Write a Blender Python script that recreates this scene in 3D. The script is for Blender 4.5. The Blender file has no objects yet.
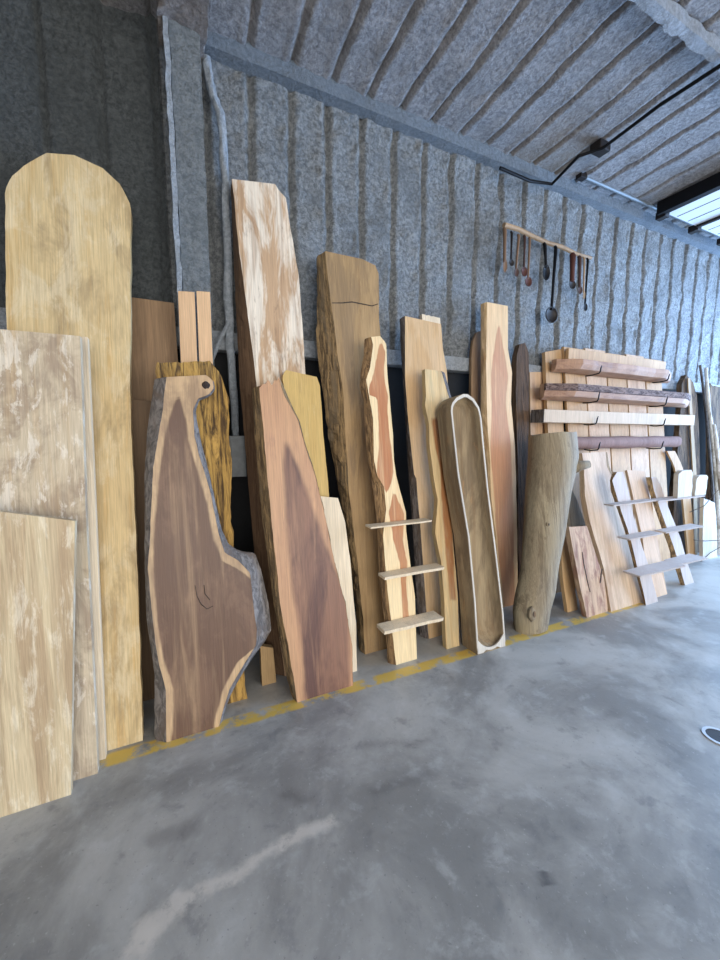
import bpy, math, random
from mathutils import Vector, Matrix, noise
random.seed(7)
C = bpy.context.scene.collection
# ------------------------------------------------------------------ camera and helpers for the real place
F = 380.0; TH = math.radians(25.0); PT = math.radians(6.75); HC = 1.6; W = 2.95
CAM = Vector((0, 0, HC))
fw = Vector((math.sin(TH)*math.cos(PT), math.cos(TH)*math.cos(PT), -math.sin(PT)))
rt = Vector((math.cos(TH), -math.sin(TH), 0))
up = rt.cross(fw)
def ray(px, py): return fw*F + rt*(px-360) + up*(480-py)
def at_floor(px, py, z=0.0):
    d = ray(px, py); return CAM + d*((z-HC)/d.z)
def at_Y(px, py, Y):
    d = ray(px, py); return CAM + d*(Y/d.y)
def at_plane(px, py, P, n):
    d = ray(px, py); return CAM + d*((P-CAM).dot(n)/d.dot(n))
cd = bpy.data.cameras.new('camera'); cam = bpy.data.objects.new('camera', cd); C.objects.link(cam)
cd.sensor_fit = 'VERTICAL'; cd.sensor_height = 36; cd.lens = F/960*36; cd.clip_start = .05
M3 = Matrix((rt, up, -fw)).transposed()
cam.matrix_world = Matrix.Translation(CAM) @ M3.to_4x4()
bpy.context.scene.camera = cam

# ------------------------------------------------------------------ materials
def rgb(r, g, b):
    f = lambda c: (c/255/12.92 if c/255 <= .04045 else ((c/255+.055)/1.055)**2.4)
    return (f(r), f(g), f(b), 1)
class NT:
    def __init__(s, name):
        s.m = bpy.data.materials.new(name); s.m.use_nodes = True
        s.t = s.m.node_tree; s.b = s.t.nodes['Principled BSDF']
    def n(s, typ, **kw):
        nd = s.t.nodes.new(typ)
        for k, v in kw.items():
            if k.startswith('i_'): nd.inputs[k[2:].replace('_', ' ')].default_value = v
            else: setattr(nd, k, v)
        return nd
    def l(s, a, b): s.t.links.new(a, b)
    def math(s, op, a, b=None, c=None, clamp=False):
        nd = s.n('ShaderNodeMath', operation=op); nd.use_clamp = clamp
        for i, v in enumerate((a, b, c)):
            if v is None: continue
            if isinstance(v, (int, float)): nd.inputs[i].default_value = v
            else: s.l(v, nd.inputs[i])
        return nd.outputs[0]
    def mapr(s, v, a, b, c=0, d=1, smooth=True):
        nd = s.n('ShaderNodeMapRange'); nd.interpolation_type = 'SMOOTHSTEP' if smooth else 'LINEAR'
        s.l(v, nd.inputs[0])
        for i, q in enumerate((a, b, c, d)): nd.inputs[1+i].default_value = q
        return nd.outputs[0]
    def mix(s, f, a, b, mode='MIX'):
        nd = s.n('ShaderNodeMix', data_type='RGBA', blend_type=mode)
        for sock, v in ((nd.inputs[0], f), (nd.inputs[6], a), (nd.inputs[7], b)):
            if isinstance(v, (int, float, tuple)): sock.default_value = v
            else: s.l(v, sock)
        return nd.outputs[2]
    def coord(s, scale, rnd=True):
        tc = s.n('ShaderNodeTexCoord'); mp = s.n('ShaderNodeMapping')
        s.l(tc.outputs['Object'], mp.inputs[0]); mp.inputs['Scale'].default_value = scale
        if rnd:
            oi = s.n('ShaderNodeObjectInfo')
            r = s.math('MULTIPLY', oi.outputs['Random'], 37.0)
            va = s.n('ShaderNodeVectorMath', operation='ADD')
            s.l(mp.outputs[0], va.inputs[0]); s.l(r, va.inputs[1]); return va.outputs[0]
        return mp.outputs[0]
    def noise(s, vec, scale=1, detail=4, rough=.55, dist=0):
        nd = s.n('ShaderNodeTexNoise'); s.l(vec, nd.inputs['Vector'])
        nd.inputs['Scale'].default_value = scale; nd.inputs['Detail'].default_value = detail
        nd.inputs['Roughness'].default_value = rough; nd.inputs['Distortion'].default_value = dist
        return nd.outputs[0]
    def bump(s, h, strength=.3, dist=.01):
        nd = s.n('ShaderNodeBump'); nd.inputs['Strength'].default_value = strength; nd.inputs['Distance'].default_value = dist
        s.l(h, nd.inputs['Height']); s.l(nd.outputs[0], s.b.inputs['Normal'])

def wood(name, sap, heart=None, streak=None, mott=None, mottamt=.4, streakamt=.45, rough=.65, grain=.35, bs=.25, soft=.008, mscale=(5, 5, 1.3), mthr=(.44, .62), m2=None, m2amt=.5, m2scale=(16, 16, 3), m2thr=(.56, .68)):
    m = NT(name)
    heart = heart or sap; streak = streak or tuple(c*.6 for c in heart[:3])+(1,)
    mott = mott or tuple(c*.75 for c in sap[:3])+(1,)
    big = m.noise(m.coord((14, 14, .8)), 1, 5, .6, 1.2)
    fine = m.noise(m.coord((160, 160, 5)), 1, 3, .6, .3)
    blot = m.noise(m.coord(mscale), 1, 5, .65, .6)
    at = m.n('ShaderNodeAttribute', attribute_name='hd')
    wob = m.noise(m.coord((18, 18, 5)), 1, 3)
    h = m.math('ADD', at.outputs['Fac'], m.math('MULTIPLY', m.math('SUBTRACT', wob, .5), .03))
    hf = m.mapr(h, -soft, soft)
    base = m.mix(hf, sap, heart)
    base = m.mix(m.math('MULTIPLY', m.mapr(blot, *mthr), mottamt), base, mott)
    base = m.mix(m.math('MULTIPLY', m.mapr(big, .48, .66), streakamt), base, streak)
    if m2:
        b2 = m.noise(m.coord(m2scale), 1.3, 6, .7, .4)
        base = m.mix(m.math('MULTIPLY', m.mapr(b2, *m2thr), m2amt), base, m2)
    light = m.mapr(big, .5, .28, 0, .25)
    base = m.mix(light, base, (min(1, sap[0]*1.25), min(1, sap[1]*1.25), min(1, sap[2]*1.25), 1))
    g = m.mapr(fine, .3, .7, 1-grain*.6, 1+grain*.25, False)
    gc = m.n('ShaderNodeCombineColor')
    for i in range(3): m.l(g, gc.inputs[i])
    base = m.mix(1.0, base, gc.outputs[0], 'MULTIPLY')
    m.l(base, m.b.inputs['Base Color']); m.b.inputs['Roughness'].default_value = rough
    m.bump(m.math('ADD', fine, m.math('MULTIPLY', big, .6)), bs, .004)
    return m.m
def bark(name, c1, c2, c3, sc=(45, 45, 9), bs=.9, rough=.9):
    m = NT(name)
    a = m.noise(m.coord(sc), 1, 6, .7, 1.0)
    b = m.noise(m.coord((sc[0]*.3, sc[1]*.3, sc[2]*.5)), 1, 4, .6, .5)
    base = m.mix(m.mapr(a, .38, .62), c1, c2)
    base = m.mix(m.mapr(b, .5, .7), base, c3)
    m.l(base, m.b.inputs['Base Color']); m.b.inputs['Roughness'].default_value = rough
    m.bump(a, bs, .015)
    return m.m
def plain(name, c, rough=.5, metal=0, var=.2, sc=20):
    m = NT(name)
    a = m.noise(m.coord((sc, sc, sc)), 1, 4)
    m.l(m.mix(m.mapr(a, .35, .7, 0, 1), c, tuple(x*(1-var) for x in c[:3])+(1,)), m.b.inputs['Base Color'])
    m.b.inputs['Roughness'].default_value = rough; m.b.inputs['Metallic'].default_value = metal
    return m.m

# ------------------------------------------------------------------ object helpers
def tag(o, label=None, cat=None, group=None, kind=None):
    if label: o['label'] = label
    if cat: o['category'] = cat
    if group: o['group'] = group
    if kind: o['kind'] = kind
    return o
def mesh(name, vs, fs, mat, parent=None, mw=None, smooth=False, hd=None):
    me = bpy.data.meshes.new(name); me.from_pydata([tuple(v) for v in vs], [], fs)
    me.validate(); me.update()
    if hd is not None:
        a = me.attributes.new('hd', 'FLOAT', 'POINT')
        for i, v in enumerate(hd): a.data[i].value = v
    else:
        a = me.attributes.new('hd', 'FLOAT', 'POINT')
        for i in range(len(vs)): a.data[i].value = -1.0
    if mat: me.materials.append(mat)
    if smooth:
        for p in me.polygons: p.use_smooth = True
    o = bpy.data.objects.new(name, me); C.objects.link(o)
    if parent: o.parent = parent
    if mw is not None: o.matrix_world = mw if not parent else o.matrix_world
    if parent and mw is not None: o.matrix_local = mw
    return o
def empty(name, loc):
    o = bpy.data.objects.new(name, None); C.objects.link(o); o.location = loc; o.empty_display_size = .1
    return o
def fix(o):
    import bmesh
    bm = bmesh.new(); bm.from_mesh(o.data); bmesh.ops.recalc_face_normals(bm, faces=bm.faces); bm.to_mesh(o.data); bm.free()
    return o
def bev(o, w=.004, seg=2):
    md = o.modifiers.new('bevel', 'BEVEL'); md.width = w; md.segments = seg; md.limit_method = 'ANGLE'; return o
def box(name, a, b, mat, parent=None, bevel=.004, jit=0):
    c = (Vector(a)+Vector(b))/2; h = (Vector(b)-Vector(a))/2
    vs = [Vector((sx*h.x, sy*h.y, sz*h.z)) for sx in (-1, 1) for sy in (-1, 1) for sz in (-1, 1)]
    fs = [(0,1,3,2),(4,6,7,5),(0,4,5,1),(2,3,7,6),(0,2,6,4),(1,5,7,3)]
    o = mesh(name, vs, fs, mat, parent)
    if parent: o.location = c - parent.matrix_world.translation if False else c - Vector(parent.location)
    else: o.location = c
    fix(o)
    if bevel: bev(o, bevel)
    return o
def tube(name, pts, rad, mat, parent=None, n=10, jit=0, hd=None, squash=None, cap=True):
    """pts in world; object origin at first point"""
    P = [Vector(p) for p in pts]; org = P[0].copy()
    rs = rad if isinstance(rad, (list, tuple)) else [rad]*len(P)
    vs = []; fs = []
    ref = Vector((0, 0, 1)) if abs((P[-1]-P[0]).normalized().z) < .8 else Vector((0, 1, 0))
    for i, p in enumerate(P):
        t = (P[min(i+1, len(P)-1)]-P[max(i-1, 0)]).normalized()
        a = t.cross(ref).normalized(); b = t.cross(a).normalized()
        for k in range(n):
            an = 2*math.pi*k/n
            r = rs[i]*(1+jit*noise.noise(Vector((math.cos(an)*1.5, math.sin(an)*1.5, i*.35))+org*5))
            vs.append(p-org+a*math.cos(an)*r+b*math.sin(an)*r*(squash or 1))
    for i in range(len(P)-1):
        for k in range(n):
            k2 = (k+1) % n
            fs.append((i*n+k, i*n+k2, (i+1)*n+k2, (i+1)*n+k))
    if cap:
        fs.append(tuple(range(n))); fs.append(tuple(range((len(P)-1)*n, len(P)*n)))
    o = mesh(name, vs, fs, mat, parent, smooth=True)
    o.location = org - (Vector(parent.location) if parent else Vector((0, 0, 0)))
    fix(o)
    md = o.modifiers.new('es', 'EDGE_SPLIT'); md.split_angle = math.radians(50)
    return o
def interp(poly, t):
    """poly: list of (key, val) ascending key"""
    if t <= poly[0][0]: return poly[0][1]
    for (a, x), (b, y) in zip(poly, poly[1:]):
        if t <= b: return x if b == a else x+(y-x)*(t-a)/(b-a)
    return poly[-1][1]
def mono(poly):
    out = []
    for k, v in poly:
        if out and k <= out[-1][0]: k = out[-1][0]+.0005
        out.append((k, v))
    return out
def top_frame(L, R, Yt, Yb=None, yaw=0):
    """plane of a leaning board: floor line + depth of its top"""
    bx, by = (L[0][0]+R[0][0])/2, (L[0][1]+R[0][1])/2
    tx, ty = (L[-1][0]+R[-1][0])/2, (L[-1][1]+R[-1][1])/2
    if Yb is None: B = at_floor(bx, by)
    else:
        B = at_Y(bx, by, Yb); B.z = 0
    T = at_Y(tx, ty, Yt)
    xd = Vector((math.cos(yaw), math.sin(yaw), 0))
    n = xd.cross(T-B).normalized()
    if n.y < 0: n = -n
    upv = xd.cross(n); upv = upv if upv.z > 0 else -upv
    return B, xd, n, upv
SL = {}
def slab(name, label, cat, L, R, th, mat, Yt, Yb=None, yaw=0, OL=None, OR=None, bm=None, heart=None, group=None,
         rows=70, cols=16, amp=.0, seed=0, e=.008, topj=0, barkname='bark_edge', parent=None, lab2=None):
    L = [tuple(p) for p in L]; R = [tuple(p) for p in R]
    B, xd, n, upv = top_frame(L, R, Yt, Yb, yaw)
    def loc(p):
        q = at_plane(p[0], p[1], B, n)-B; return (q.dot(upv), q.dot(xd))
    def pl(poly):
        q = mono([loc(p) for p in poly]);
        return q
    Lp, Rp = pl(L), pl(R)
    def locb(p):
        q = at_plane(p[0], p[1], B+n*th, n)-B; return (q.dot(upv), q.dot(xd))
    OLp = mono([locb(p) for p in OL]) if OL else None
    # a right-hand edge that turns away from the view keeps its own small bevel
    ORp = None
    if OR:
        a_ = mono([loc(p) for p in OR]); b_ = mono([locb(p) for p in OR])
        ORp = a_ if OL or upv.y < -9 else b_
    H = [(pl(a), pl(b)) for a, b in (heart or [])]
    vL0, vL1, vR0, vR1 = 0.0, Lp[-1][0], 0.0, Rp[-1][0]
    s, c = upv.y, upv.z
    vs, fs, hd = [], [], []
    edges = {'L': [], 'R': []}
    def hv(v, u):
        best = -1
        for a, b in H:
            ul, ur = interp(a, v), interp(b, v)
            d = min(u-ul, ur-u)
            d = min(d, (a[-1][0]-v)*.6+.002)
            if a[0][0] > .05: d = min(d, (v-a[0][0])*.6+.002)
            best = max(best, d)
        return best
    nv = cols+1
    for layer in (0, 1):
        for i in range(rows+1):
            t = i/rows
            vl, vr = vL0+(vL1-vL0)*t, vR0+(vR1-vR0)*t
            ul, ur = interp(Lp, vl), interp(Rp, vr)
            if amp:
                jl = amp*(noise.noise(Vector((seed*3.1, vl*7, 0)))+.5*noise.noise(Vector((seed*3.1, vl*22, 3))))
                jr = amp*(noise.noise(Vector((seed*3.1+9, vr*7, 0)))+.5*noise.noise(Vector((seed*3.1+9, vr*22, 3))))
                ul += jl; ur += jr
            if layer:
                if OLp: ul = min(ul+.03, interp(OLp, vl))
                if ORp: ur = max(ur, interp(ORp, vr))
            edges['L'].append((ul, vl)); edges['R'].append((ur, vr))
            for j in range(nv):
                q = j/cols; u = ul+(ur-ul)*q; v = vl+(vr-vl)*q
                if topj and i > rows-3: v += topj*noise.noise(Vector((u*40, seed, 5)))*(i-rows+3)/3
                y = 0
                if layer:
                    y = th
                    v = max(v, th*s/c)
                vs.append((u, y, v)); hd.append(hv(v, u))
    N = nv*(rows+1)
    for i in range(rows):
        for j in range(cols):
            a = i*nv+j
            fs.append((a, a+1, a+nv+1, a+nv)); fs.append((N+a, N+a+nv, N+a+nv+1, N+a+1))
    for i in range(rows):
        a = i*nv; fs.append((a, a+nv, N+a+nv, N+a)); a = i*nv+cols; fs.append((a, N+a, N+a+nv, a+nv))
    for j in range(cols):
        fs.append((j, N+j, N+j+1, j+1)); a = rows*nv+j; fs.append((a, a+1, N+a+1, N+a))
    mw = Matrix((xd, n, upv)).transposed().to_4x4(); mw.translation = B
    o = mesh(name, vs, fs, mat, hd=hd, mw=mw); fix(o)
    if label: tag(o, label, cat, group)
    SL[label or name] = (B, xd, n, upv, o)
    for side, OP in (('L', OLp), ('R', ORp)):
        if not OP: continue
        E = edges[side]; fr = E[:rows+1]; bk = E[rows+1:]; sg = -1 if side == 'L' else 1
        v2, f2 = [], []
        for i in range(rows+1):
            (uf, vf), (ub, vb) = fr[i], bk[i]
            vb2 = max(vb, th*s/c)
            nz = lambda k: e*(.7+.9*noise.noise(Vector((seed+k*2.3, vf*14, k)))+.4*noise.noise(Vector((seed+k, vf*45, k))))
            sec = [(uf, -.0015), (uf+(ub-uf)*.33+sg*nz(1), th*.33), (uf+(ub-uf)*.66+sg*nz(2), th*.66), (ub+sg*nz(3)*.4, th+.001),
                   (ub-sg*.006, th*.9), (uf-sg*.001, th*.1)]
            for (u, y) in sec:
                vv = vf+(vb2-vf)*min(1, max(0, y/th)); vv = max(vv, y*s/c)
                v2.append((u, y, vv))
        k6 = 6
        for i in range(rows):
            for k in range(k6):
                k2 = (k+1) % k6
                f2.append((i*k6+k, i*k6+k2, (i+1)*k6+k2, (i+1)*k6+k))
        f2.append(tuple(range(k6))); f2.append(tuple(range(rows*k6, rows*k6+k6)))
        b = mesh(barkname, v2, f2, bm, parent=o, smooth=False); fix(b)
        if lab2: b['label'] = lab2
    return o
def yat(key, z):
    B, xd, n, upv, o = SL[key]
    return B.y+upv.y/upv.z*z

# ------------------------------------------------------------------ palette
w_pale = wood('pale_grey_rough_sawn_wood', rgb(206, 190, 162), mott=rgb(150, 128, 108), streak=rgb(196, 166, 124), mottamt=.7, streakamt=.4, mscale=(6, 6, 3.5), m2=rgb(232, 222, 204), m2amt=.75, m2scale=(14, 14, 5), m2thr=(.52, .62))
w_pale2 = wood('pale_cream_rough_sawn_wood', rgb(212, 194, 158), mott=rgb(168, 140, 108), streak=rgb(178, 152, 120), mottamt=.6, streakamt=.5, mscale=(12, 12, 1.4), m2=rgb(236, 226, 202), m2amt=.6, m2scale=(10, 10, 2.5), m2thr=(.5, .62))
w_yellow = wood('yellow_poplar_wood', rgb(214, 190, 142), mott=rgb(150, 128, 96), streak=rgb(198, 158, 92), mottamt=.6, streakamt=.55, mscale=(4, 4, 1.6), mthr=(.5, .66), m2=rgb(228, 212, 176), m2amt=.6, m2scale=(5, 5, 2), m2thr=(.48, .62))
w_brown = wood('brown_board_wood', rgb(150, 122, 92), grain=.4, mott=rgb(122, 94, 68), mottamt=.5)
w_brownd = wood('dark_brown_ply_wood', rgb(112, 88, 62), grain=.4)
w_pine = wood('new_pine_wood', rgb(216, 178, 136), streak=rgb(196, 150, 106), streakamt=.4, mottamt=.2)
w_walnut = wood('walnut_wood', rgb(200, 168, 128), rgb(106, 78, 60), streak=rgb(84, 60, 46), mott=rgb(106, 80, 66), mottamt=.5, streakamt=.2, rough=.5, m2=rgb(146, 114, 90), m2amt=.35, m2scale=(5, 5, 2.4), m2thr=(.5, .66))
w_tall = wood('weathered_pale_wood_with_glare', rgb(190, 158, 124), mott=rgb(236, 226, 208), streak=rgb(150, 114, 82), mottamt=.9, streakamt=.45, mscale=(9, 9, 1.7), mthr=(.42, .56), m2=rgb(120, 96, 76), m2amt=.5)  # white mottling puts overexposed glare into the board colour
w_red = wood('salmon_red_wood', rgb(194, 150, 112), rgb(96, 66, 58), streak=rgb(150, 104, 80), mott=rgb(178, 132, 102), mottamt=.4, streakamt=.15, rough=.5, soft=.02, m2=rgb(136, 98, 82), m2amt=.35, m2scale=(6, 6, 1.6))
w_gold = wood('golden_yellow_wood', rgb(204, 172, 104), streak=rgb(184, 144, 74), mott=rgb(172, 140, 84), mottamt=.35, streakamt=.25, m2=rgb(214, 190, 132), m2amt=.5)
w_white  = wood('whitish_sapwood', rgb(232, 214, 184), rgb(214, 186, 150), streakamt=.2)
w_olive = wood('olive_brown_wood', rgb(164, 134, 92), streak=rgb(130, 98, 60), mott=rgb(126, 104, 78), mottamt=.6, streakamt=.4, m2=rgb(184, 152, 106), m2amt=.6, m2scale=(7, 7, 1.2), m2thr=(.5, .62))
w_cedar  = wood('cedar_wood', rgb(238, 214, 168), rgb(182, 120, 78), streak=rgb(208, 162, 108), mottamt=.15, streakamt=.25, soft=.004)
w_tan = wood('tan_board_wood', rgb(206, 174, 132), streak=rgb(184, 144, 92), mott=rgb(190, 148, 92), mottamt=.55, streakamt=.3)
w_spalt  = wood('spalted_cream_wood', rgb(220, 192, 142), rgb(164, 108, 62), streak=rgb(184, 142, 86), mott=rgb(168, 160, 132), mottamt=.5, streakamt=.4)
w_trough = wood('weathered_hollowed_wood', rgb(166, 148, 118), streak=rgb(124, 96, 66), mott=rgb(104, 88, 70), mottamt=.65, streakamt=.4, rough=.75, m2=rgb(174, 138, 98), m2amt=.5, m2scale=(8, 8, 3))
w_rim    = wood('grey_white_rim_wood', rgb(206, 198, 184), mottamt=.4, streakamt=.2)
w_log = wood('weathered_grey_log_wood', rgb(142, 128, 104), streak=rgb(98, 84, 66), mott=rgb(172, 160, 132), mottamt=.55, streakamt=.6, rough=.8, bs=.7, grain=.5, m2=rgb(102, 86, 66), m2amt=.6, m2scale=(7, 7, 4))
w_pink = wood('pinkish_plank_wood', rgb(212, 180, 146), streak=rgb(176, 132, 100), streakamt=.4, mottamt=.4, m2=rgb(160, 120, 92), m2amt=.4)
w_mantel = wood('brown_mantel_wood', rgb(170, 138, 110), streak=rgb(124, 92, 70), mottamt=.5)
w_mantw = wood('pale_beam_wood', rgb(198, 172, 140), streak=rgb(168, 138, 106), mottamt=.3, streakamt=.4)
w_rlog   = wood('reddish_round_log_wood', rgb(140, 108, 98), streak=rgb(112, 80, 72), mottamt=.4, rough=.8)
w_chunk  = wood('reddish_barky_wood', rgb(200, 170, 140), rgb(150, 100, 80), streak=rgb(118, 80, 60), mott=rgb(140, 92, 76), mottamt=.7, streakamt=.6, mscale=(14, 14, 5))
w_orange = wood('orange_plank_wood', rgb(200, 164, 120), streak=rgb(168, 124, 82), mottamt=.4, m2=rgb(156, 116, 82), m2amt=.4)
w_lilac  = wood('pale_lilac_upright_wood', rgb(192, 180, 172), streak=rgb(186, 160, 150), mottamt=.2, streakamt=.3)
b_grey   = bark('grey_brown_bark', rgb(70, 62, 58), rgb(120, 112, 108), rgb(92, 78, 66))
b_dark   = bark('dark_brown_bark', rgb(54, 44, 36), rgb(104, 84, 64), rgb(128, 104, 78), sc=(34, 34, 4))
b_wht    = bark('weathered_grey_branch_bark', rgb(88, 84, 82), rgb(136, 130, 126), rgb(104, 92, 84), sc=(30, 30, 12), bs=.4)
b_brown  = bark('brown_board_side', rgb(86, 64, 46), rgb(118, 92, 68), rgb(100, 76, 56), sc=(60, 60, 3), bs=.4)
b_rough  = bark('rough_furrowed_bark', rgb(84, 68, 48), rgb(160, 132, 92), rgb(120, 104, 82), sc=(44, 44, 5))
b_gold   = bark('yellow_and_black_bark', rgb(72, 54, 34), rgb(196, 156, 84), rgb(104, 80, 50), sc=(26, 26, 3), bs=1)
b_black  = bark('near_black_bark', rgb(30, 25, 22), rgb(66, 54, 46), rgb(84, 72, 62))
b_mant   = bark('mantel_bark', rgb(72, 54, 50), rgb(138, 116, 108), rgb(110, 92, 88), sc=(12, 40, 40))
m_black  = plain('black_iron', rgb(22, 22, 25), .45, .6)
m_iron   = plain('worn_dark_iron', rgb(40, 34, 32), .55, .4)
m_rust   = plain('rusty_copper', rgb(84, 46, 36), .6, .3)
m_stick  = wood('stick_wood', rgb(168, 140, 108), mottamt=.5)
m_spoon  = wood('spoon_wood', rgb(126, 98, 74), mottamt=.5)
m_spoond = wood('dark_spoon_wood', rgb(72, 48, 40), mottamt=.5)

def foam(name, c1, c2, c3, brown=None):
    m = NT(name)
    a = m.noise(m.coord((34, 34, 34), False), 1, 8, .78, .2)
    b = m.noise(m.coord((3, 3, 3), False), 1, 6, .7)
    base = m.mix(m.mapr(a, .35, .65), c1, c2)
    base = m.mix(m.math('MULTIPLY', m.mapr(b, .45, .7), .6), base, c3)
    if brown: 
        b2 = m.noise(m.coord((1.1, .35, 1), False), 1, 3, .6)
        base = m.mix(m.math('MULTIPLY', m.mapr(b2, .5, .68), .7), base, brown)
    m.l(base, m.b.inputs['Base Color']); m.b.inputs['Roughness'].default_value = .55
    f = m.noise(m.coord((60, 60, 60), False), 1, 5, .65)
    m.bump(m.math('ADD', a, m.math('MULTIPLY', f, .5)), 1.0, .035)
    return m.m
m_foam  = foam('painted_spray_foam', rgb(100, 105, 108), rgb(168, 172, 174), rgb(102, 108, 112))
m_foamc = foam('painted_spray_foam_ceiling', rgb(126, 126, 130), rgb(192, 192, 196), rgb(146, 146, 148), rgb(150, 136, 118))
m_foamr = foam('brownish_spray_foam', rgb(122, 116, 114), rgb(176, 168, 164), rgb(140, 134, 132))
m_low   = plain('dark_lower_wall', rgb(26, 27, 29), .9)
m_steel = plain('galvanised_steel', rgb(120, 128, 134), .45, .3, .25, 6)
m_door  = plain('white_door_panel', rgb(236, 240, 244), .35, 0, .05, 3)
m_box   = plain('grey_plastic_box', rgb(120, 126, 130), .5)

# ------------------------------------------------------------------ floor
m = NT('polished_concrete')
P = m.coord((1, 1, 1), False)
n1 = m.noise(P, 1.3, 6, .62, .5); n2 = m.noise(P, 7, 6, .65, .3); n3 = m.noise(P, 60, 3, .6)
base = m.mix(m.mapr(n1, .36, .64), rgb(132, 132, 129), rgb(176, 175, 170))
base = m.mix(m.math('MULTIPLY', m.mapr(n2, .52, .7), .4), base, rgb(190, 191, 188))
base = m.mix(m.math('MULTIPLY', m.mapr(n2, .46, .3), .5), base, rgb(112, 114, 116))
base = m.mix(m.math('MULTIPLY', m.mapr(n3, .62, .75), .35), base, rgb(200, 200, 196))
base = m.mix(m.math('MULTIPLY', m.mapr(n3, .36, .28), .4), base, rgb(96, 98, 100))
def seg(A, B, w, nsc=6, namp=.08, nthr=None, soft=.02):
    d = B-A; an = math.atan2(d.y, d.x); ln = d.xy.length
    tc = m.n('ShaderNodeTexCoord')
    sub = m.n('ShaderNodeVectorMath', operation='SUBTRACT'); m.l(tc.outputs['Object'], sub.inputs[0]); sub.inputs[1].default_value = (A.x, A.y, 0)
    vr = m.n('ShaderNodeVectorRotate', rotation_type='Z_AXIS'); m.l(sub.outputs[0], vr.inputs['Vector']); vr.inputs['Angle'].default_value = -an
    sx = m.n('ShaderNodeSeparateXYZ'); m.l(vr.outputs[0], sx.inputs[0])
    nz = m.noise(tc.outputs['Object'], nsc, 5, .65)
    nn = m.math('MULTIPLY', m.math('SUBTRACT', nz, .5), namp*2)
    ac = m.math('ABSOLUTE', m.math('ADD', sx.outputs[1], nn))
    mk = m.mapr(ac, w+soft, w-soft)
    xx = m.math('ADD', sx.outputs[0], nn)
    mk = m.math('MULTIPLY', mk, m.mapr(xx, -.03, .03)); mk = m.math('MULTIPLY', mk, m.mapr(xx, ln+.03, ln-.03))
    if nthr:
        nt = m.noise(tc.outputs['Object'], nthr[2], 5, .7); mk = m.math('MULTIPLY', mk, m.mapr(nt, nthr[0], nthr[1]))
    return mk
fl = at_floor
# the worn yellow line
base = m.mix(m.math('MULTIPLY', seg(fl(40, 780), fl(640, 602), .045, 8, .014, (.38, .53, 8), .01), .9), base, rgb(214, 178, 76))
# pale patched crack
pc = rgb(206, 200, 190)
base = m.mix(m.math('MULTIPLY', seg(fl(541, 878), fl(551, 878), .022, 16, .02, None, .006), .8), base, rgb(58, 58, 62))
for a, b, w in (((128, 965), (150, 925), .045), ((140, 935), (185, 900), .04), ((180, 905), (240, 872), .022), ((235, 874), (288, 838), .018), ((282, 842), (335, 822), .026)):
    base = m.mix(m.math('MULTIPLY', seg(fl(*a), fl(*b), w, 9, .06, (.3, .5, 14), .022), .75), base, pc)
for a, b, w, k in (((145, 840), (200, 826), .03, .35), ((370, 790), (440, 772), .025, .3),
                   ((360, 745), (430, 742), .012, .3), ((280, 795), (318, 800), .02, .35), ((590, 720), (620, 712), .02, .2)):
    base = m.mix(m.math('MULTIPLY', seg(fl(*a), fl(*b), w, 9, .05, None, .03), k), base, rgb(70, 70, 74))
m.l(base, m.b.inputs['Base Color'])
m.l(m.mapr(n2, .3, .7, .3, .5), m.b.inputs['Roughness'])
m.bump(m.math('ADD', n2, m.math('MULTIPLY', n3, .3)), .12, .01)
m_floor = m.m
X0, X1, Y0 = -2.6, 9.0, -4.5
fo = mesh('floor', [(X0, Y0, 0), (X1+4, Y0, 0), (X1+4, W+.25, 0), (X0, W+.25, 0)], [(0, 1, 2, 3)], m_floor); tag(fo, kind='structure')

# ------------------------------------------------------------------ foam wall and ceiling
SP = .0974*W; G0 = .2765*W
def groove_xs(x0, x1):
    xs = []; k = math.floor((x0-G0)/SP)
    while True:
        g = G0+k*SP
        if g > x1+SP: break
        for o_ in (-.125, -.1, -.075, -.055, -.04, -.028, -.016, 0, .016, .028, .04, .055, .075, .1): xs.append(g+o_)
        k += 1
    return [x for x in xs if x0 <= x <= x1]
def rib(x, wid=.02, dep=.045, lip=.012):
    d = (x-G0)/SP; d = abs(d-round(d))*SP
    return -dep*math.exp(-(d/wid)**2) + lip*math.exp(-((d-.045)/.018)**2)
def fn(p):
    return .014*noise.noise(p*4)+.009*noise.noise(p*13)+.006*noise.noise(p*30)
ZG = 0
zg1 = at_Y(392, 350, W-.05).z; zg0 = at_Y(392, 364, W-.05).z
ZT = 4.12
def wall_grid(name, xs, zs, mat):
    vs = [(x, W-rib(x+.02*noise.noise(Vector((x, z*1.5, 1))), .017, .024+.028*(.5+.5*noise.noise(Vector((x*2, z*2.5, 8)))), .004)-1.5*fn(Vector((x, 7, z)))-.012-.02*max(0, (z-ZT+.22)/.3)*(1+noise.noise(Vector((x*9, z*6, 2)))), z) for z in zs for x in xs]
    nx = len(xs); fs = [(i*nx+j, i*nx+j+1, (i+1)*nx+j+1, (i+1)*nx+j) for i in range(len(zs)-1) for j in range(nx-1)]
    nb = len(vs)
    vs += [(x, W+.12, z) for z in (zs[0], zs[-1]) for x in (xs[0], xs[-1])]
    fs.append((nb, nb+1, nb+3, nb+2))
    o = mesh(name, vs, fs, mat, smooth=True); return tag(o, kind='structure')
m_edge0 = foam('pale_girt_foam', rgb(150, 158, 166), rgb(196, 202, 208), rgb(160, 168, 176))
zs = [zg1-.02+(ZT+.1-zg1)*i/62 for i in range(63)]
m_foaml = foam('shaded_spray_foam', rgb(72, 78, 80), rgb(112, 118, 120), rgb(84, 90, 92))  # shade of the dim left bay is put into this darker foam colour
wall_grid('wall_back', groove_xs(-.02, X1), zs, m_foam)
wall_grid('wall_back_left', groove_xs(X0, 0), zs, m_foaml)
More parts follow.
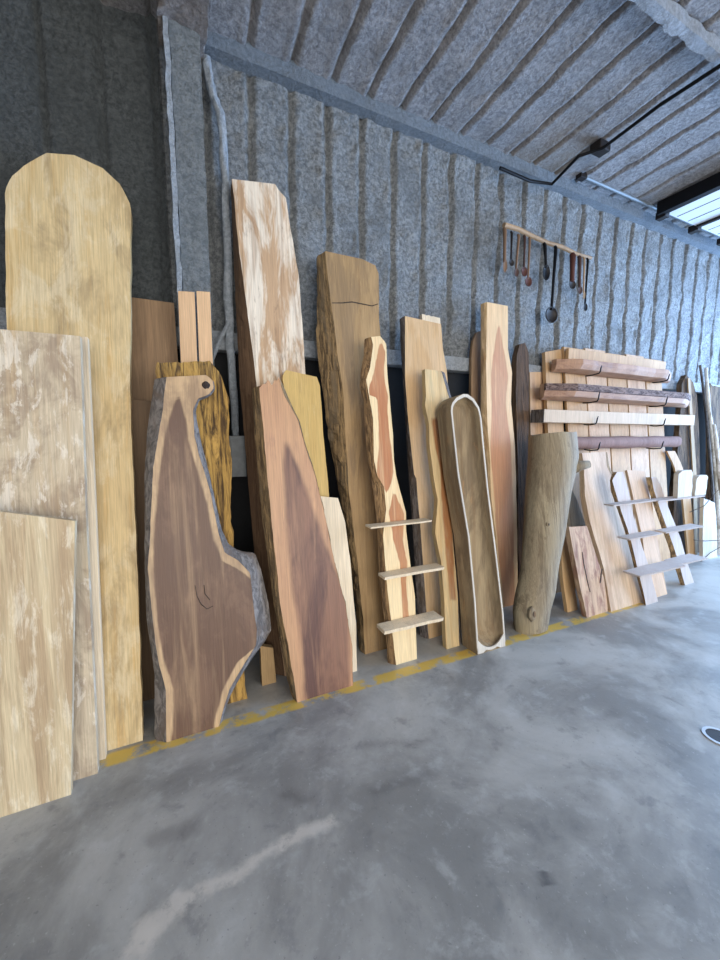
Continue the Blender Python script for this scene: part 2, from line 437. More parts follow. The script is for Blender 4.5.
lw = box('wall_back_lower', (X0, W+.06, 0), (X1, W+.16, zg1), m_low, None, 0); tag(lw, kind='structure')
g = box('trim_1', (X0, W-.07, zg0-.01), (X1, W+.05, zg1-.0), m_edge0, None, .01); tag(g, kind='structure')
# ceiling rises away from the wall
SLP = .03
ys = [W+.1-i*.05 for i in range(70)]+[W+.1-3.5-i*.5 for i in range(9)]
xs = groove_xs(X0, X1)
def cz(y): return ZT+SLP*(W-y)
vs = [(x, y, cz(y)+rib(x+.02*noise.noise(Vector((x, y*1.5, 4))), .014, .035, .006)*-1+fn(Vector((x, y, 3)))) for y in ys for x in xs]
nx = len(xs); fs = [(i*nx+j, i*nx+j+1, (i+1)*nx+j+1, (i+1)*nx+j) for i in range(len(ys)-1) for j in range(nx-1)]
tag(mesh('ceiling', vs, fs, m_foamc, smooth=True), kind='structure')
# eave beam
def rough_bar(name, A, B, hy, hz, mat, amp=.012, step=.04, n=5):
    A, B = Vector(A), Vector(B); ln = (B-A).length; k = int(ln/step); d = (B-A)/k
    ax = d.normalized(); sd = Vector((0, 0, 1)).cross(ax).normalized(); u = ax.cross(sd)
    prof = []
    for q in range(n): prof.append((-1+2*q/n, -1))
    for q in range(n): prof.append((1, -1+2*q/n))
    for q in range(n): prof.append((1-2*q/n, 1))
    for q in range(n): prof.append((-1, 1-2*q/n))
    vs = []; mid = (A+B)/2
    for i in range(k+1):
        p = A+d*i-mid
        for a, b in prof:
            w_ = p+sd*a*hy+u*b*hz
            vs.append(w_+(sd*a+u*b)*amp*(noise.noise((w_+mid)*9)+.6*noise.noise((w_+mid)*25)))
    m_ = len(prof); fs = [(i*m_+j, i*m_+(j+1) % m_, (i+1)*m_+(j+1) % m_, (i+1)*m_+j) for i in range(k) for j in range(m_)]
    fs.append(tuple(range(m_))); fs.append(tuple(range(k*m_, k*m_+m_)))
    o = mesh(name, vs, fs, mat, smooth=True); o.location = mid; fix(o)
    md = o.modifiers.new('es', 'EDGE_SPLIT'); md.split_angle = math.radians(60)
    return o
m_colb = foam('beam_foam', rgb(108, 118, 128), rgb(140, 150, 160), rgb(118, 128, 138))
o = rough_bar('eave_beam', (.05, W-.055, ZT-.03), (X1, W-.055, ZT-.03), .055, .06, m_colb, .008)
tag(o, 'long grey steel beam running along the top of the foam wall under the ceiling', 'beam')
# second beam out from the wall, at the top right corner of the view
pb = at_plane(690, 25, Vector((0, 0, 4.15)), Vector((0, 0, 1)))
m_pur = foam('pale_foamed_purlin', rgb(150, 158, 168), rgb(190, 198, 208), rgb(160, 166, 174))
o = rough_bar('roof_purlin', (2.1, pb.y, cz(pb.y)-.05), (4.7, pb.y, cz(pb.y)-.045), .032, .035, m_pur, .01)
tag(o, 'short pale foam-coated beam crossing the ceiling ribs away from the wall', 'beam')
# side walls, front wall with openings
def panel(name, pts, mat):
    return tag(mesh(name, pts, [(0, 1, 2, 3)], mat), kind='structure')
tag(box('wall_left', (X0-.15, Y0, 0), (X0, W+.2, 4.4), m_foamr, None, 0), kind='structure')
DY0, DY1, DH = -2.4, W-.25, 3.75
tag(box('wall_right', (X1, DY1, 0), (X1+.15, W+.2, 4.4), m_foam, None, 0), kind='structure')
tag(box('wall_right_pier', (X1, Y0, 0), (X1+.15, DY0, 4.4), m_foam, None, 0), kind='structure')
tag(box('wall_right_header', (X1, DY0, DH), (X1+.15, DY1, 4.4), m_foam, None, 0), kind='structure')
# ------------------------------------------------------------------ column, rafter
cl = at_Y(176, 200, W-.28); cr = at_Y(207, 200, W-.28)
ctop = 4.0
col = empty('steel_column', ((cl.x+cr.x)/2, W-.14, 0)); tag(col, 'foam-coated steel column against the wall behind the walnut slab', 'column')
def cpart(name, x0, x1, y0, y1, z0, z1, mat, amp):
    o = rough_bar(name, ((x0+x1)/2, (y0+y1)/2, z0), ((x0+x1)/2+1e-4, (y0+y1)/2, z1), 1, 1, mat, 0)
    return o
def vbar(name, x0, x1, y0, y1, z0, z1, mat, parent, amp=.006, step=.05, n=5):
    k = int((z1-z0)/step); prof = []
    for q in range(n): prof.append((x0+(x1-x0)*q/n, y0))
    for q in range(n): prof.append((x1, y0+(y1-y0)*q/n))
    for q in range(n): prof.append((x1-(x1-x0)*q/n, y1))
    for q in range(n): prof.append((x0, y1-(y1-y0)*q/n))
    pl_ = Vector(parent.location); vs = []
    for i in range(k+1):
        z = z0+(z1-z0)*i/k
        for x, y in prof:
            w_ = Vector((x, y, z)); q = amp*(noise.noise(w_*9)+.7*noise.noise(w_*24))
            vs.append(w_+Vector((q, q*.7, 0))-pl_)
    m_ = len(prof); fs = [(i*m_+j, i*m_+(j+1) % m_, (i+1)*m_+(j+1) % m_, (i+1)*m_+j) for i in range(k) for j in range(m_)]
    fs.append(tuple(range(m_))); fs.append(tuple(range(k*m_, k*m_+m_)))
    o = mesh(name, vs, fs, mat, parent, smooth=True); fix(o)
    md = o.modifiers.new('es', 'EDGE_SPLIT'); md.split_angle = math.radians(60); return o
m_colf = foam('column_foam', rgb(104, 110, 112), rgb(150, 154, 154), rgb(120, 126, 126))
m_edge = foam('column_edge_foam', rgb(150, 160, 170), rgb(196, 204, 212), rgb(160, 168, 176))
vbar('web', cl.x+.012, cr.x, W-.27, W-.04, 0, ctop, m_colf, col)
vbar('flange', cl.x-.02, cl.x+.008, W-.29, W-.02, 0, ctop, m_edge, col, .008)
xc = (cl.x+cr.x)/2
rf = rough_bar('roof_rafter', (xc+.0, W-.1, 4.1), (xc+.0, -2.5, 4.25), .125, .17, m_foamr, .022, .04, 7)
tag(rf, 'thick brownish foam-coated rafter reaching overhead from the top of the column', 'rafter')

# pine planks on the column
g2 = 'pine planks standing on the column'
for (a, b, lab) in ((178, 194.5, 'left one of two short pine planks fixed to the front of the column'), (196.5, 210, 'right one of two short pine planks fixed to the front of the column')):
    slab('pine_plank', lab, 'plank', [(a+6, 440), (a, 291)], [(b+6, 440), (b, 292)], .035, w_pine, W-.345, W-.345, rows=10, cols=6, group=g2)
# pipe, brace and box
YP = W-.1
pts = [at_Y(x, y, YP) for x, y in ((206, 58), (209, 80), (214, 98), (220, 112), (223, 135), (225, 180), (227, 240), (228, 290), (230, 340), (233, 390), (236, 440))]
pp = []
for a, b in zip(pts, pts[1:]):
    for k in range(5): pp.append(a+(b-a)*k/5)
pp.append(pts[-1])
pipe = tube('foam_coated_pipe', pp, .026, m_edge, None, 10, .5); tag(pipe, 'whitish foam-splashed pipe running down the wall right of the column', 'pipe')
q = tube('pipe_brace', [at_Y(229, 322, YP-.02), at_Y(221, 338, YP-.04), at_Y(212, 360, YP-.06)], .014, m_edge, None, 8, .3)
tag(q, 'short slanting rod branching left from the foam-splashed pipe', 'rod')
bc = at_Y(237, 454, YP)
eb = box('junction_box', bc+Vector((-.055, -.05, -.16)), bc+Vector((.055, .05, .13)), m_box); tag(eb, 'small grey electrical box at the lower end of the wall pipe', 'electrical box')
l2 = box('cover_plate', bc+Vector((-.045, -.056, -.14)), bc+Vector((.045, -.05, .11)), m_box, eb, .002)

# ------------------------------------------------------------------ slabs, left to right
slab('wooden_board', 'pale mottled short board standing frontmost at the far left', 'board',
     [(-45, 830), (-48, 600), (-52, 505)], [(71, 797), (73, 620), (75, 521)], .035, w_pale2, 2.02, yaw=0)
slab('wooden_board', 'grey-stained pale board behind the short front board at far left', 'board',
     [(-60, 820), (-66, 500), (-72, 323)], [(98, 776), (86, 520), (80, 336)], .045, w_pale, 2.3)
slab('wooden_board', 'pale board almost hidden, only its right edge showing behind the grey-stained board', 'board',
     [(-40, 795), (-46, 500), (-50, 330)], [(106, 765), (96, 520), (87.5, 337)], .04, w_white, 2.42, 2.09)
slab('round_topped_slab', 'tall yellowish slab with a rounded top at the left', 'slab',
     [(10, 782), (8, 420), (6, 300), (5, 190), (12, 176), (24, 165), (47, 153)], [(143, 738), (137, 560), (130, 400), (131, 205), (120, 184), (96, 162), (74, 155)], .06, w_yellow, 2.78, rows=90, amp=.004, seed=2)
slab('brown_board', 'plain brown board showing between the round-topped slab and the pine planks', 'board',
     [(130, 720), (126, 420), (122, 296)], [(192, 700), (182, 420), (174, 303)], .03, w_brown, W-.12, W-.32)
slab('brown_board', 'shorter dark brown board in the shadow left of the walnut slab', 'board',
     [(136, 735), (131, 560), (127, 399)], [(186, 722), (172, 560), (160, 402)], .022, w_brownd, 2.62, 2.48)
slab('bark_slab', 'yellow and dark barky slab behind the hooked top of the walnut slab', 'slab',
     [(186, 700), (170, 500), (156, 370), (158, 363)], [(246, 690), (231, 520), (232, 470), (228, 400), (219, 372), (208, 361)], .06, b_gold, 2.5, 2.24, amp=.012, seed=5, topj=.01)
o = slab('walnut_slab', 'dark walnut slab with hooked top, pale edges and a grey side stub', 'slab',
     [(166, 741), (166, 690), (159, 664), (153, 625), (148, 568), (151, 515), (153, 467), (163, 410), (166, 377)],
     [(219, 728), (222, 715), (229, 690), (244, 664), (256, 645), (257, 630), (254, 610), (252, 590), (250, 573), (238, 560), (225, 553), (218, 533), (212, 498), (203, 467), (194, 436), (193, 410), (199, 398), (209, 395), (214, 388), (213, 380), (206, 375)],
     .055, w_walnut, 2.38, rows=130, cols=30, amp=.003, seed=7,
     OL=[(155, 741), (155, 673), (147, 620), (145, 560), (145, 500), (145, 471), (148, 428), (155, 379)],
     OR=[(222, 728), (229, 705), (236, 690), (252, 664), (266, 645), (273, 633), (270, 605), (262, 570), (256, 554), (240, 552), (229, 545), (222, 530), (215, 498), (208, 467), (200, 436), (195, 410), (199, 398), (209, 395), (214, 388), (213, 380), (206, 375)], bm=b_wht,
     heart=[([(172, 741), (173, 690), (165, 665), (157, 622), (152, 570), (155, 520), (158, 480), (164, 440), (171, 412), (177, 398)],
             [(214, 730), (216, 715), (223, 690), (238, 662), (252, 650), (264, 640), (264, 615), (262, 590), (255, 582), (238, 569), (222, 561), (214, 540), (207, 505), (198, 472), (189, 440), (184, 412), (180, 398)])])
wB, wx, wn, wu, wo = SL['dark walnut slab with hooked top, pale edges and a grey side stub']
WL = 'dark walnut slab with hooked top, pale edges and a grey side stub'
kq = at_plane(206, 385, wB, wn)-wB
kn = Vector((kq.dot(wx), 0, kq.dot(wu)))
def disc(name, c, ru, rv, th, mat, parent, n=18, seed=0):
    vs = []; fs = []
    for y, s_ in ((0, 1), (-th*.6, .75), (-th, .45)):
        for k in range(n):
            a = 2*math.pi*k/n; j = 1+.18*noise.noise(Vector((math.cos(a)*2, math.sin(a)*2, seed)))
            vs.append((c[0]+ru*s_*j*math.cos(a), c[1]+y, c[2]+rv*s_*j*math.sin(a)))
    for r in range(2):
        for k in range(n): fs.append((r*n+k, r*n+(k+1) % n, (r+1)*n+(k+1) % n, (r+1)*n+k))
    fs.append(tuple(range(2*n, 3*n))); fs.append(tuple(range(n)))
    return fix(mesh(name, vs, fs, mat, parent, smooth=True))
disc('knot', kn, .022, .022, .003, b_black, wo)

slab('tall_slab', 'tallest pale weathered slab with painted white glare, right of the wall pipe', 'slab',
     [(284, 668), (274, 600), (266, 500), (256, 382), (249, 323), (237, 233), (232, 179)],
     [(330, 655), (318, 500), (306, 378), (302, 320), (299, 277), (290, 225), (286, 198), (280, 192), (275, 184)], .12, w_tall, 2.75, 2.36, rows=90, amp=.004, seed=8,
     OL=[(264, 668), (258, 590), (250, 500), (240, 382), (237, 323), (233, 240), (231, 182)], bm=b_brown, barkname='side_edge', lab2='dark brown side edge')
slab('live_edge_slab', 'reddish slab with purple-brown heart and rough bark edge beside the walnut slab', 'slab',
     [(297, 703), (293, 673), (280, 603), (271, 515), (263, 427), (259, 386)],
     [(353, 685), (352, 646), (345, 603), (334, 560), (324, 511), (315, 475), (304, 442), (298, 420), (284, 395), (279, 379)], .07, w_red, 2.38, rows=100, cols=22, amp=.004, seed=11, topj=.05,
     OL=[(294, 704), (287, 677), (274, 603), (262, 515), (256, 449), (252, 385)],
     OR=[(353, 685), (353, 646), (346, 603), (335, 560), (326, 511), (318, 475), (308, 442), (302, 420), (291, 395), (283, 376)], bm=b_rough,
     heart=[([(304, 701), (302, 646), (295, 603), (288, 537), (284, 471), (285, 446)], [(350, 686), (348, 611), (341, 585), (328, 550), (312, 506), (297, 464), (289, 446)])])
slab('small_offcut', 'short block of pale wood on the floor between the walnut and reddish slabs', 'offcut',
     [(262, 680), (260, 646)], [(276, 676), (273, 648)], .05, w_olive, 2.34, 2.32, rows=6, cols=5, amp=.004)
slab('golden_board', 'golden yellow board behind the reddish slab', 'board',
     [(322, 660), (306, 520), (290, 420), (282, 376), (286, 370)], [(346, 655), (337, 560), (329, 493), (323, 430), (320, 385), (317, 377)], .04, w_gold, 2.52, 2.28, amp=.003, seed=13)
slab('sapwood_strip', 'whitish strip of wood showing along the right side of the reddish slab', 'strip',
     [(336, 677), (330, 600), (322, 530), (318, 496)], [(357, 671), (356, 624), (350, 559), (345, 522), (338, 498)], .03, w_white, 2.36, amp=.002, seed=14)
slab('live_edge_slab', 'tall olive-brown slab with deeply furrowed bark edge, cracked across the top', 'slab',
     [(365, 655), (363, 620), (357, 560), (349, 493), (346, 446), (343, 390), (338, 360), (335, 332), (330, 297), (325, 251)],
     [(398, 645), (394, 560), (390, 480), (385, 400), (379, 320), (379, 274), (375, 265), (362, 259)], .11, w_olive, 2.72, rows=110, amp=.004, seed=17,
     OL=[(360, 655), (356, 600), (345, 524), (336, 471), (328, 430), (325, 400), (320, 368), (317, 343), (318, 295), (317, 250)], bm=b_rough, e=.02)
N_ = 'tall olive-brown slab with deeply furrowed bark edge, cracked across the top'
nB, nx_, nn_, nu_, no_ = SL[N_]
def on(key, px, py, off=0):
    B, xd, n, u, o_ = SL[key]; q = at_plane(px, py, B, n)-B
    return Vector((q.dot(xd), off, q.dot(u)))
def strip(name, key, pts, wid, mat, off=-.002, th=.003):
    """thin raised sliver following a crack on a slab's face"""
    B, xd, n, u, o_ = SL[key]; Q = [on(key, *p) for p in pts]; vs = []; fs = []
    for i, q in enumerate(Q):
        d = (Q[min(i+1, len(Q)-1)]-Q[max(i-1, 0)]).normalized(); s_ = Vector((d.z, 0, -d.x)); w_ = wid*(.5+.5*math.sin(math.pi*(i+.6)/(len(Q)+.2)))
        for y in (off, off+th):
            for sg in (-1, 1): vs.append(q+s_*sg*w_+Vector((0, y, 0)))
    for i in range(len(Q)-1):
        a = i*4; b = a+4
        fs += [(a, a+1, b+1, b), (a+2, b+2, b+3, a+3), (a, b, b+2, a+2), (a+1, a+3, b+3, b+1)]
    fs += [(0, 2, 3, 1), tuple(len(vs)-4+k for k in (0, 1, 3, 2))]
    return fix(mesh(name, vs, fs, mat, o_))
strip('crack', WL, [(195, 585), (197, 596), (201, 604), (207, 609), (213, 606)], .002, b_black)
strip('crack', WL, [(204, 585), (205, 594), (210, 600)], .002, b_black)
strip('crack', N_, [(332, 303), (342, 303), (352, 302), (362, 304), (372, 306), (378, 304)], .004, b_black)
CED = 'slim cedar slab with red heart carrying three small shelves'
slab('cedar_shelf_unit', CED, 'shelf unit',
     [(396, 664), (390, 613), (386, 576), (383, 536), (386, 509), (384, 487), (377, 475), (374, 460), (373, 419), (369, 396), (366, 380), (370, 368), (373, 345), (371, 337)],
     [(417, 660), (416, 631), (415, 597), (410, 561), (406, 530), (406, 512), (401, 494), (396, 475), (394, 460), (393, 437), (390, 400), (388, 382), (387, 364), (386, 343), (380, 336)], .05, w_cedar, 2.45, rows=130, cols=24, amp=.002, seed=19,
     OL=[(388, 662), (386, 631), (380, 582), (377, 521), (372, 478), (368, 460), (365, 423), (364, 400), (360, 387), (361, 373), (364, 355), (365, 338)], bm=bark('tan_bark', rgb(96, 74, 52), rgb(176, 142, 100), rgb(140, 110, 76), sc=(44, 44, 5)),
     heart=[([(386, 493), (377, 474), (379, 423), (377, 398), (369, 395), (369, 387), (373, 375), (376, 359), (379, 344)],
             [(387, 493), (391, 483), (393, 472), (391, 447), (389, 430), (387, 414), (388, 396), (385, 382), (384, 368), (385, 352), (382, 344)]),
            ([(403, 622), (400, 564), (393, 539), (389, 512), (393, 495)], [(409, 622), (406, 582), (407, 561), (403, 539), (404, 515), (396, 495)])])
def shelf(key, pL, pR, depth, th, mat, proud=.0, name='shelf', bow=0, skew=0):
    """horizontal shelf whose front lower edge runs through two picture points, fixed to the slab face"""
    B, xd, n, u, o_ = SL[key]
    mx, my = (pL[0]+pR[0])/2, (pL[1]+pR[1])/2
    z = at_plane(mx, my, B, n).z
    for _ in range(4):
        Yf = B.y+u.y/u.z*z-depth; z = at_Y(mx, my, Yf).z
    A = at_Y(pL[0], my, Yf); D = at_Y(pR[0], my, Yf); A.z = D.z = z
    back = Yf+depth-.004
    k = 14; vs = []; fs = []
    for i in range(k+1):
        t = i/k; x = A.x+(D.x-A.x)*t; j = .006*noise.noise(Vector((t*6, z*3, x)))
        yf = Yf+j-bow*math.sin(math.pi*t)+skew*(t-.5)
        for y, zz in ((yf+.004, 0), (yf, th), (back, th), (back, 0)): vs.append(Vector((x, y, z+zz)))
    for i in range(k):
        for q_ in range(4): fs.append((i*4+q_, i*4+(q_+1) % 4, (i+1)*4+(q_+1) % 4, (i+1)*4+q_))
    fs += [(0, 1, 2, 3), tuple(k*4+q_ for q_ in range(4))]
    mi = o_.matrix_world.inverted() if False else (Matrix((xd, n, u)).transposed().to_4x4()); 
    mi.translation = B; mi = mi.inverted()
    return fix(mesh(name, [mi@v for v in vs], fs, mat, o_))
shelf(CED, (371, 528), (432, 523), .09, .012, w_white)
shelf(CED, (385, 579), (444, 571), .10, .02, w_white)
shelf(CED, (385, 637), (443, 619), .12, .024, w_white, skew=-.01)
slab('tan_board', 'tan board with grey bark along its left edge, right of the cedar shelves', 'board',
     [(429, 641), (426, 607), (421, 536), (416, 478), (414, 474), (408, 419), (405, 377), (405, 316)],
     [(462, 632), (458, 560), (452, 450), (447, 372), (443, 349), (441, 324)], .06, w_tan, 2.66, 2.34, rows=80, amp=.003, seed=21,
     OL=[(421, 641), (418, 613), (413, 530), (407, 447), (404, 391), (401, 349), (400, 318)], bm=b_grey)
slab('hidden_board', 'ridged cream board end poking out above the tan board', 'board',
     [(440, 630), (430, 450), (422, 314)], [(462, 624), (450, 450), (440, 318)], .03, w_white, 2.74, 2.42, rows=20, cols=8, topj=.01)
for i_ in range(3):
    pass
slab('live_edge_slab', 'wavy spalted cream slab between the tan board and the hollowed trough', 'slab',
     [(446, 640), (444, 598), (441, 561), (435, 533), (438, 500), (434, 480), (430, 447), (429, 424), (425, 405), (426, 397), (425, 369)],
     [(459, 637), (458, 598), (454, 550), (450, 500), (448, 450), (450, 400), (441, 371)], .045, w_spalt, 2.47, 2.16, rows=90, cols=20, amp=.004, seed=23,
     OR=[(461, 637), (460, 598), (456, 550), (452, 500), (450, 450), (452, 400), (444, 371)], bm=b_grey,
     heart=[([(450, 600), (444, 530), (440, 470), (434, 440), (431, 418)], [(456, 600), (452, 530), (449, 470), (445, 440), (437, 418)])])
# ------------------------------------------------------------------ hollowed trough
TL = [(477.5, 659), (474, 601), (468, 537), (457.5, 474), (451.5, 418), (450.5, 408), (453, 401), (458, 396), (463, 394)]
TR = [(505, 642), (503, 613), (496, 553), (488, 490), (484, 450), (481, 418), (479, 408), (473, 398), (467, 394)]
TB, tx, tn, tu = top_frame(TL, TR, 2.24)
def tl(p): q_ = at_plane(p[0], p[1], TB, tn)-TB; return (q_.dot(tu), q_.dot(tx))
TLp, TRp = mono([tl(p) for p in TL]), mono([tl(p) for p in TR])
rows = 110; D = .15; rimw = .016; vtop = TLp[-1][0]; vs = []; fs = []; K = 14
s_, c_ = tu.y, tu.z
prev = []
for i in range(rows+1):
    t = i/rows; v = vtop*(t**.9 if t < 1 else 1)
    ul, ur = interp(TLp, v), interp(TRp, min(v, TRp[-1][0])); 
    if ur < ul+.004: ur = ul+.004
    wd = ur-ul; mid = (ul+ur)/2; hw = wd/2
    Wf = (interp(TRp, vtop*.6)-interp(TLp, vtop*.6))/2
    f_end = min(1, max(0, (v-.02)/.12)); f_end = math.sin(f_end*math.pi/2)**.7
    ftop = max(0, min(1, (hw-rimw)/(Wf*.75)))
    dep = max(.001, (D-.035)*f_end*ftop)
    ih = max(hw-rimw, .001)
    Dd = D
    bl = ul-.055 if v < vtop*.97 else ul-.03
    sec = [(ul-.01, Dd), (ul-.008, Dd*.5), (ul, 0), (mid-ih, .0)]
    for k in range(7):
        a = math.pi*(k+.5)/7; sec.append((mid-ih*math.cos(a)*.98, dep*(math.sin(a)**.5)))
    sec += [(mid+ih, 0), (ur, 0), (ur+.012, Dd*.5), (ur+.005, Dd)]
    for u_, y_ in sec: vs.append((u_, y_, max(v, y_*s_/c_)))
n_ = len(sec)
for i in range(rows):
    for k in range(n_):
        fs.append((i*n_+k, i*n_+(k+1) % n_, (i+1)*n_+(k+1) % n_, (i+1)*n_+k))
fs.append(tuple(range(n_))); fs.append(tuple(range(rows*n_, rows*n_+n_)))
mw = Matrix((tx, tn, tu)).transposed().to_4x4(); mw.translation = TB
tr = fix(mesh('hollowed_trough', vs, fs, w_trough, mw=mw))
for p in tr.data.polygons: p.use_smooth = True
md = tr.modifiers.new('es', 'EDGE_SPLIT'); md.split_angle = math.radians(40)
tag(tr, 'long hollowed-out wooden trough with whitish rim, leaning upright', 'trough')
# rim as its own part: band around the opening
vs = []; fs = []; ring = []
for i in range(61):
    v = .03+(vtop-.03)*i/60; ring.append((interp(TLp, v), v, 1))
for i in range(60, -1, -1):
    v = .03+(vtop-.03)*i/60; ring.append((max(interp(TRp, min(v, TRp[-1][0])), interp(TLp, v)+.002), v, -1))
cx = sum(r[0] for r in ring)/len(ring)
m_ = len(ring)
def inward(i):
    a = Vector((ring[(i-1) % m_][0], ring[(i-1) % m_][1])); b = Vector((ring[(i+1) % m_][0], ring[(i+1) % m_][1])); d = (b-a).normalized()
    return Vector((d.y, -d.x))
for i in range(m_):
    u_, v, sg = ring[i]; nn = inward(i)
    bot = .03 if 2 < i < m_-3 else .05
    w_ = .012+.012*max(0, (v-vtop*.93)/(vtop*.07))
    p0 = (u_+(-nn.x)*.001, v); p1 = (u_+nn.x*w_, v+nn.y*w_)
    vs += [(p0[0], -.004, p0[1]), (p1[0], -.004, p1[1]), (p1[0], .004, p1[1]), (p0[0], .004, p0[1])]
for i in range(m_-1):
    for k in range(4): fs.append((i*4+k, i*4+(k+1) % 4, (i+1)*4+(k+1) % 4, (i+1)*4+k))
fs += [(0, 1, 2, 3), tuple((m_-1)*4+k for k in range(4))]
fix(mesh('rim', vs, fs, w_rim, tr))
# pale scooped end at the foot
ul, ur = interp(TLp, .03), interp(TRp, .03); vs = []; fs = []; k = 16
for i in range(k+1):
    t = i/k; u_ = ul+.004+(ur-ul-.008)*t; hh = .03+.085*abs(2*t-1)**2.2; lo = .05*max(0, 1-abs(2*t-1)*1.6)+.004
    lo = min(lo, hh-.02) if hh-.02 > .004 else .004
    for y in (-.005, .004):
        vs += [(u_, y, lo), (u_, y, hh)]
for i in range(k):
    a, b = i*4, i*4+4
    fs += [(a, a+1, b+1, b), (a+2, b+2, b+3, a+3), (a+1, a+3, b+3, b+1), (a, b, b+2, a+2)]
fs += [(0, 2, 3, 1), (k*4, k*4+1, k*4+3, k*4+2)]
fix(mesh('end_lip', vs, fs, w_rim, tr))

slab('cedar_slab', 'tall cedar slab with pinkish heart rising behind the hollowed trough', 'slab',
     [(500, 608), (496, 536), (491, 497), (490, 461), (487, 419), (486, 363), (487, 302)],
     [(518, 604), (517, 521), (516, 480), (515, 447), (511, 402), (512, 372), (508, 349), (508, 306)], .06, wood('pinkish_cedar_wood', rgb(226, 194, 150), rgb(190, 138, 102), streak=rgb(204, 160, 118), mottamt=.2, streakamt=.3), 2.74, rows=100, cols=20, amp=.003, seed=29,
     OL=[(494, 608), (490, 536), (486, 497), (484, 461), (481, 419), (481, 363), (481, 304)], bm=bark('cream_side_edge', rgb(196, 164, 122), rgb(224, 192, 150), rgb(176, 140, 100), sc=(50, 50, 6), bs=.4), barkname='side_edge',
     heart=[([(504, 608), (499, 560), (494, 497), (490, 447), (492, 405), (491, 374), (495, 341), (498, 326)], [(515, 604), (514, 560), (514, 516), (511, 447), (506, 405), (508, 374), (502, 341), (500, 326)])])
slab('brown_board', 'narrow brown board peeking out left of the tall cedar slab', 'board',
     [(488, 610), (478, 470), (471, 391), (472, 344), (477, 332)], [(500, 606), (492, 470), (486, 391), (486, 344), (484, 330)], .03, w_brown, 2.87, 2.6, rows=30, cols=8, amp=.006, seed=31)
slab('dark_post', 'dark slender post with pointed light top left of the big log', 'post',
     [(521, 603), (518, 540), (518, 474), (516, 391), (517, 355), (520, 344)], [(534, 600), (531, 540), (529, 447), (529, 400), (529, 352), (525, 343)], .06, bark('dark_brown_post', rgb(54, 42, 34), rgb(104, 80, 60), rgb(84, 66, 50), sc=(50, 50, 3)), 2.8, 2.5, rows=50, cols=8, amp=.005, seed=33)
slab('pale_board', 'pale board in the gap between the dark post and the plank rack', 'board',
     [(534, 600), (531, 480), (530, 372)], [(556, 596), (550, 480), (546, 372)], .03, w_pink, 2.87, 2.62, rows=20, cols=8)

# ------------------------------------------------------------------ plank rack with mantels
RK = empty('plank_rack', (0, 0, 0))
L_, R_ = [(622, 602), (600, 500), (563, 347)], [(672, 588), (668, 470), (662, 360)]
YRb, YRt = 2.5, W-.13
cols_px = [563, 584.5, 606, 626, 645, 662]
Bk = at_Y(645, 600, YRb)
zt = at_Y(612, 353, YRt).z
for i in range(5):
    a = at_Y(cols_px[i]+.4, 353, YRt); b = at_Y(cols_px[i+1]-.4, 353, YRt)
    if i == 0: org = Vector((a.x, YRb, 0)); RK.location = org
    k_ = (YRt-YRb)/zt
    def P_(x, z, y): return Vector((x, YRb+k_*z+y, z))-org
    zz = zt+(.012 if i % 2 else -.006)
    vs = [P_(x, z, y) for x in (a.x, b.x-.006) for z in (.0, zz) for y in (0, .03)]
    o = mesh('plank', vs, [(0,1,3,2),(4,6,7,5),(0,4,5,1),(2,3,7,6),(0,2,6,4),(1,5,7,3)], w_pink if i % 2 else w_orange, RK); fix(o); bev(o, .003)
tag(RK, 'tall rack of upright pinkish planks holding four mantel pieces on iron hooks', 'rack')
xa, xb = at_Y(563, 353, YRt).x, at_Y(662, 353, YRt).x
a = at_Y(568, 350, YRt-.04); b = at_Y(664, 362, YRt-.04)
def yr(z): return YRb+(YRt-YRb)/zt*z
zr0 = at_Y(610, 366, YRt-.04).z; 
o = box('top_rail', (a.x-.02, yr(zr0)-.045, zr0), (b.x, yr(zr0)-.006, at_Y(600, 353, YRt-.04).z), w_orange, RK); 
kb = slab('pale_board', 'light board standing just left of the plank rack behind its mantels', 'board',
     [(557, 610), (550, 480), (545, 352)], [(570, 606), (565, 480), (561.5, 349)], .04, w_orange, 2.84, 2.52, rows=16, cols=8)
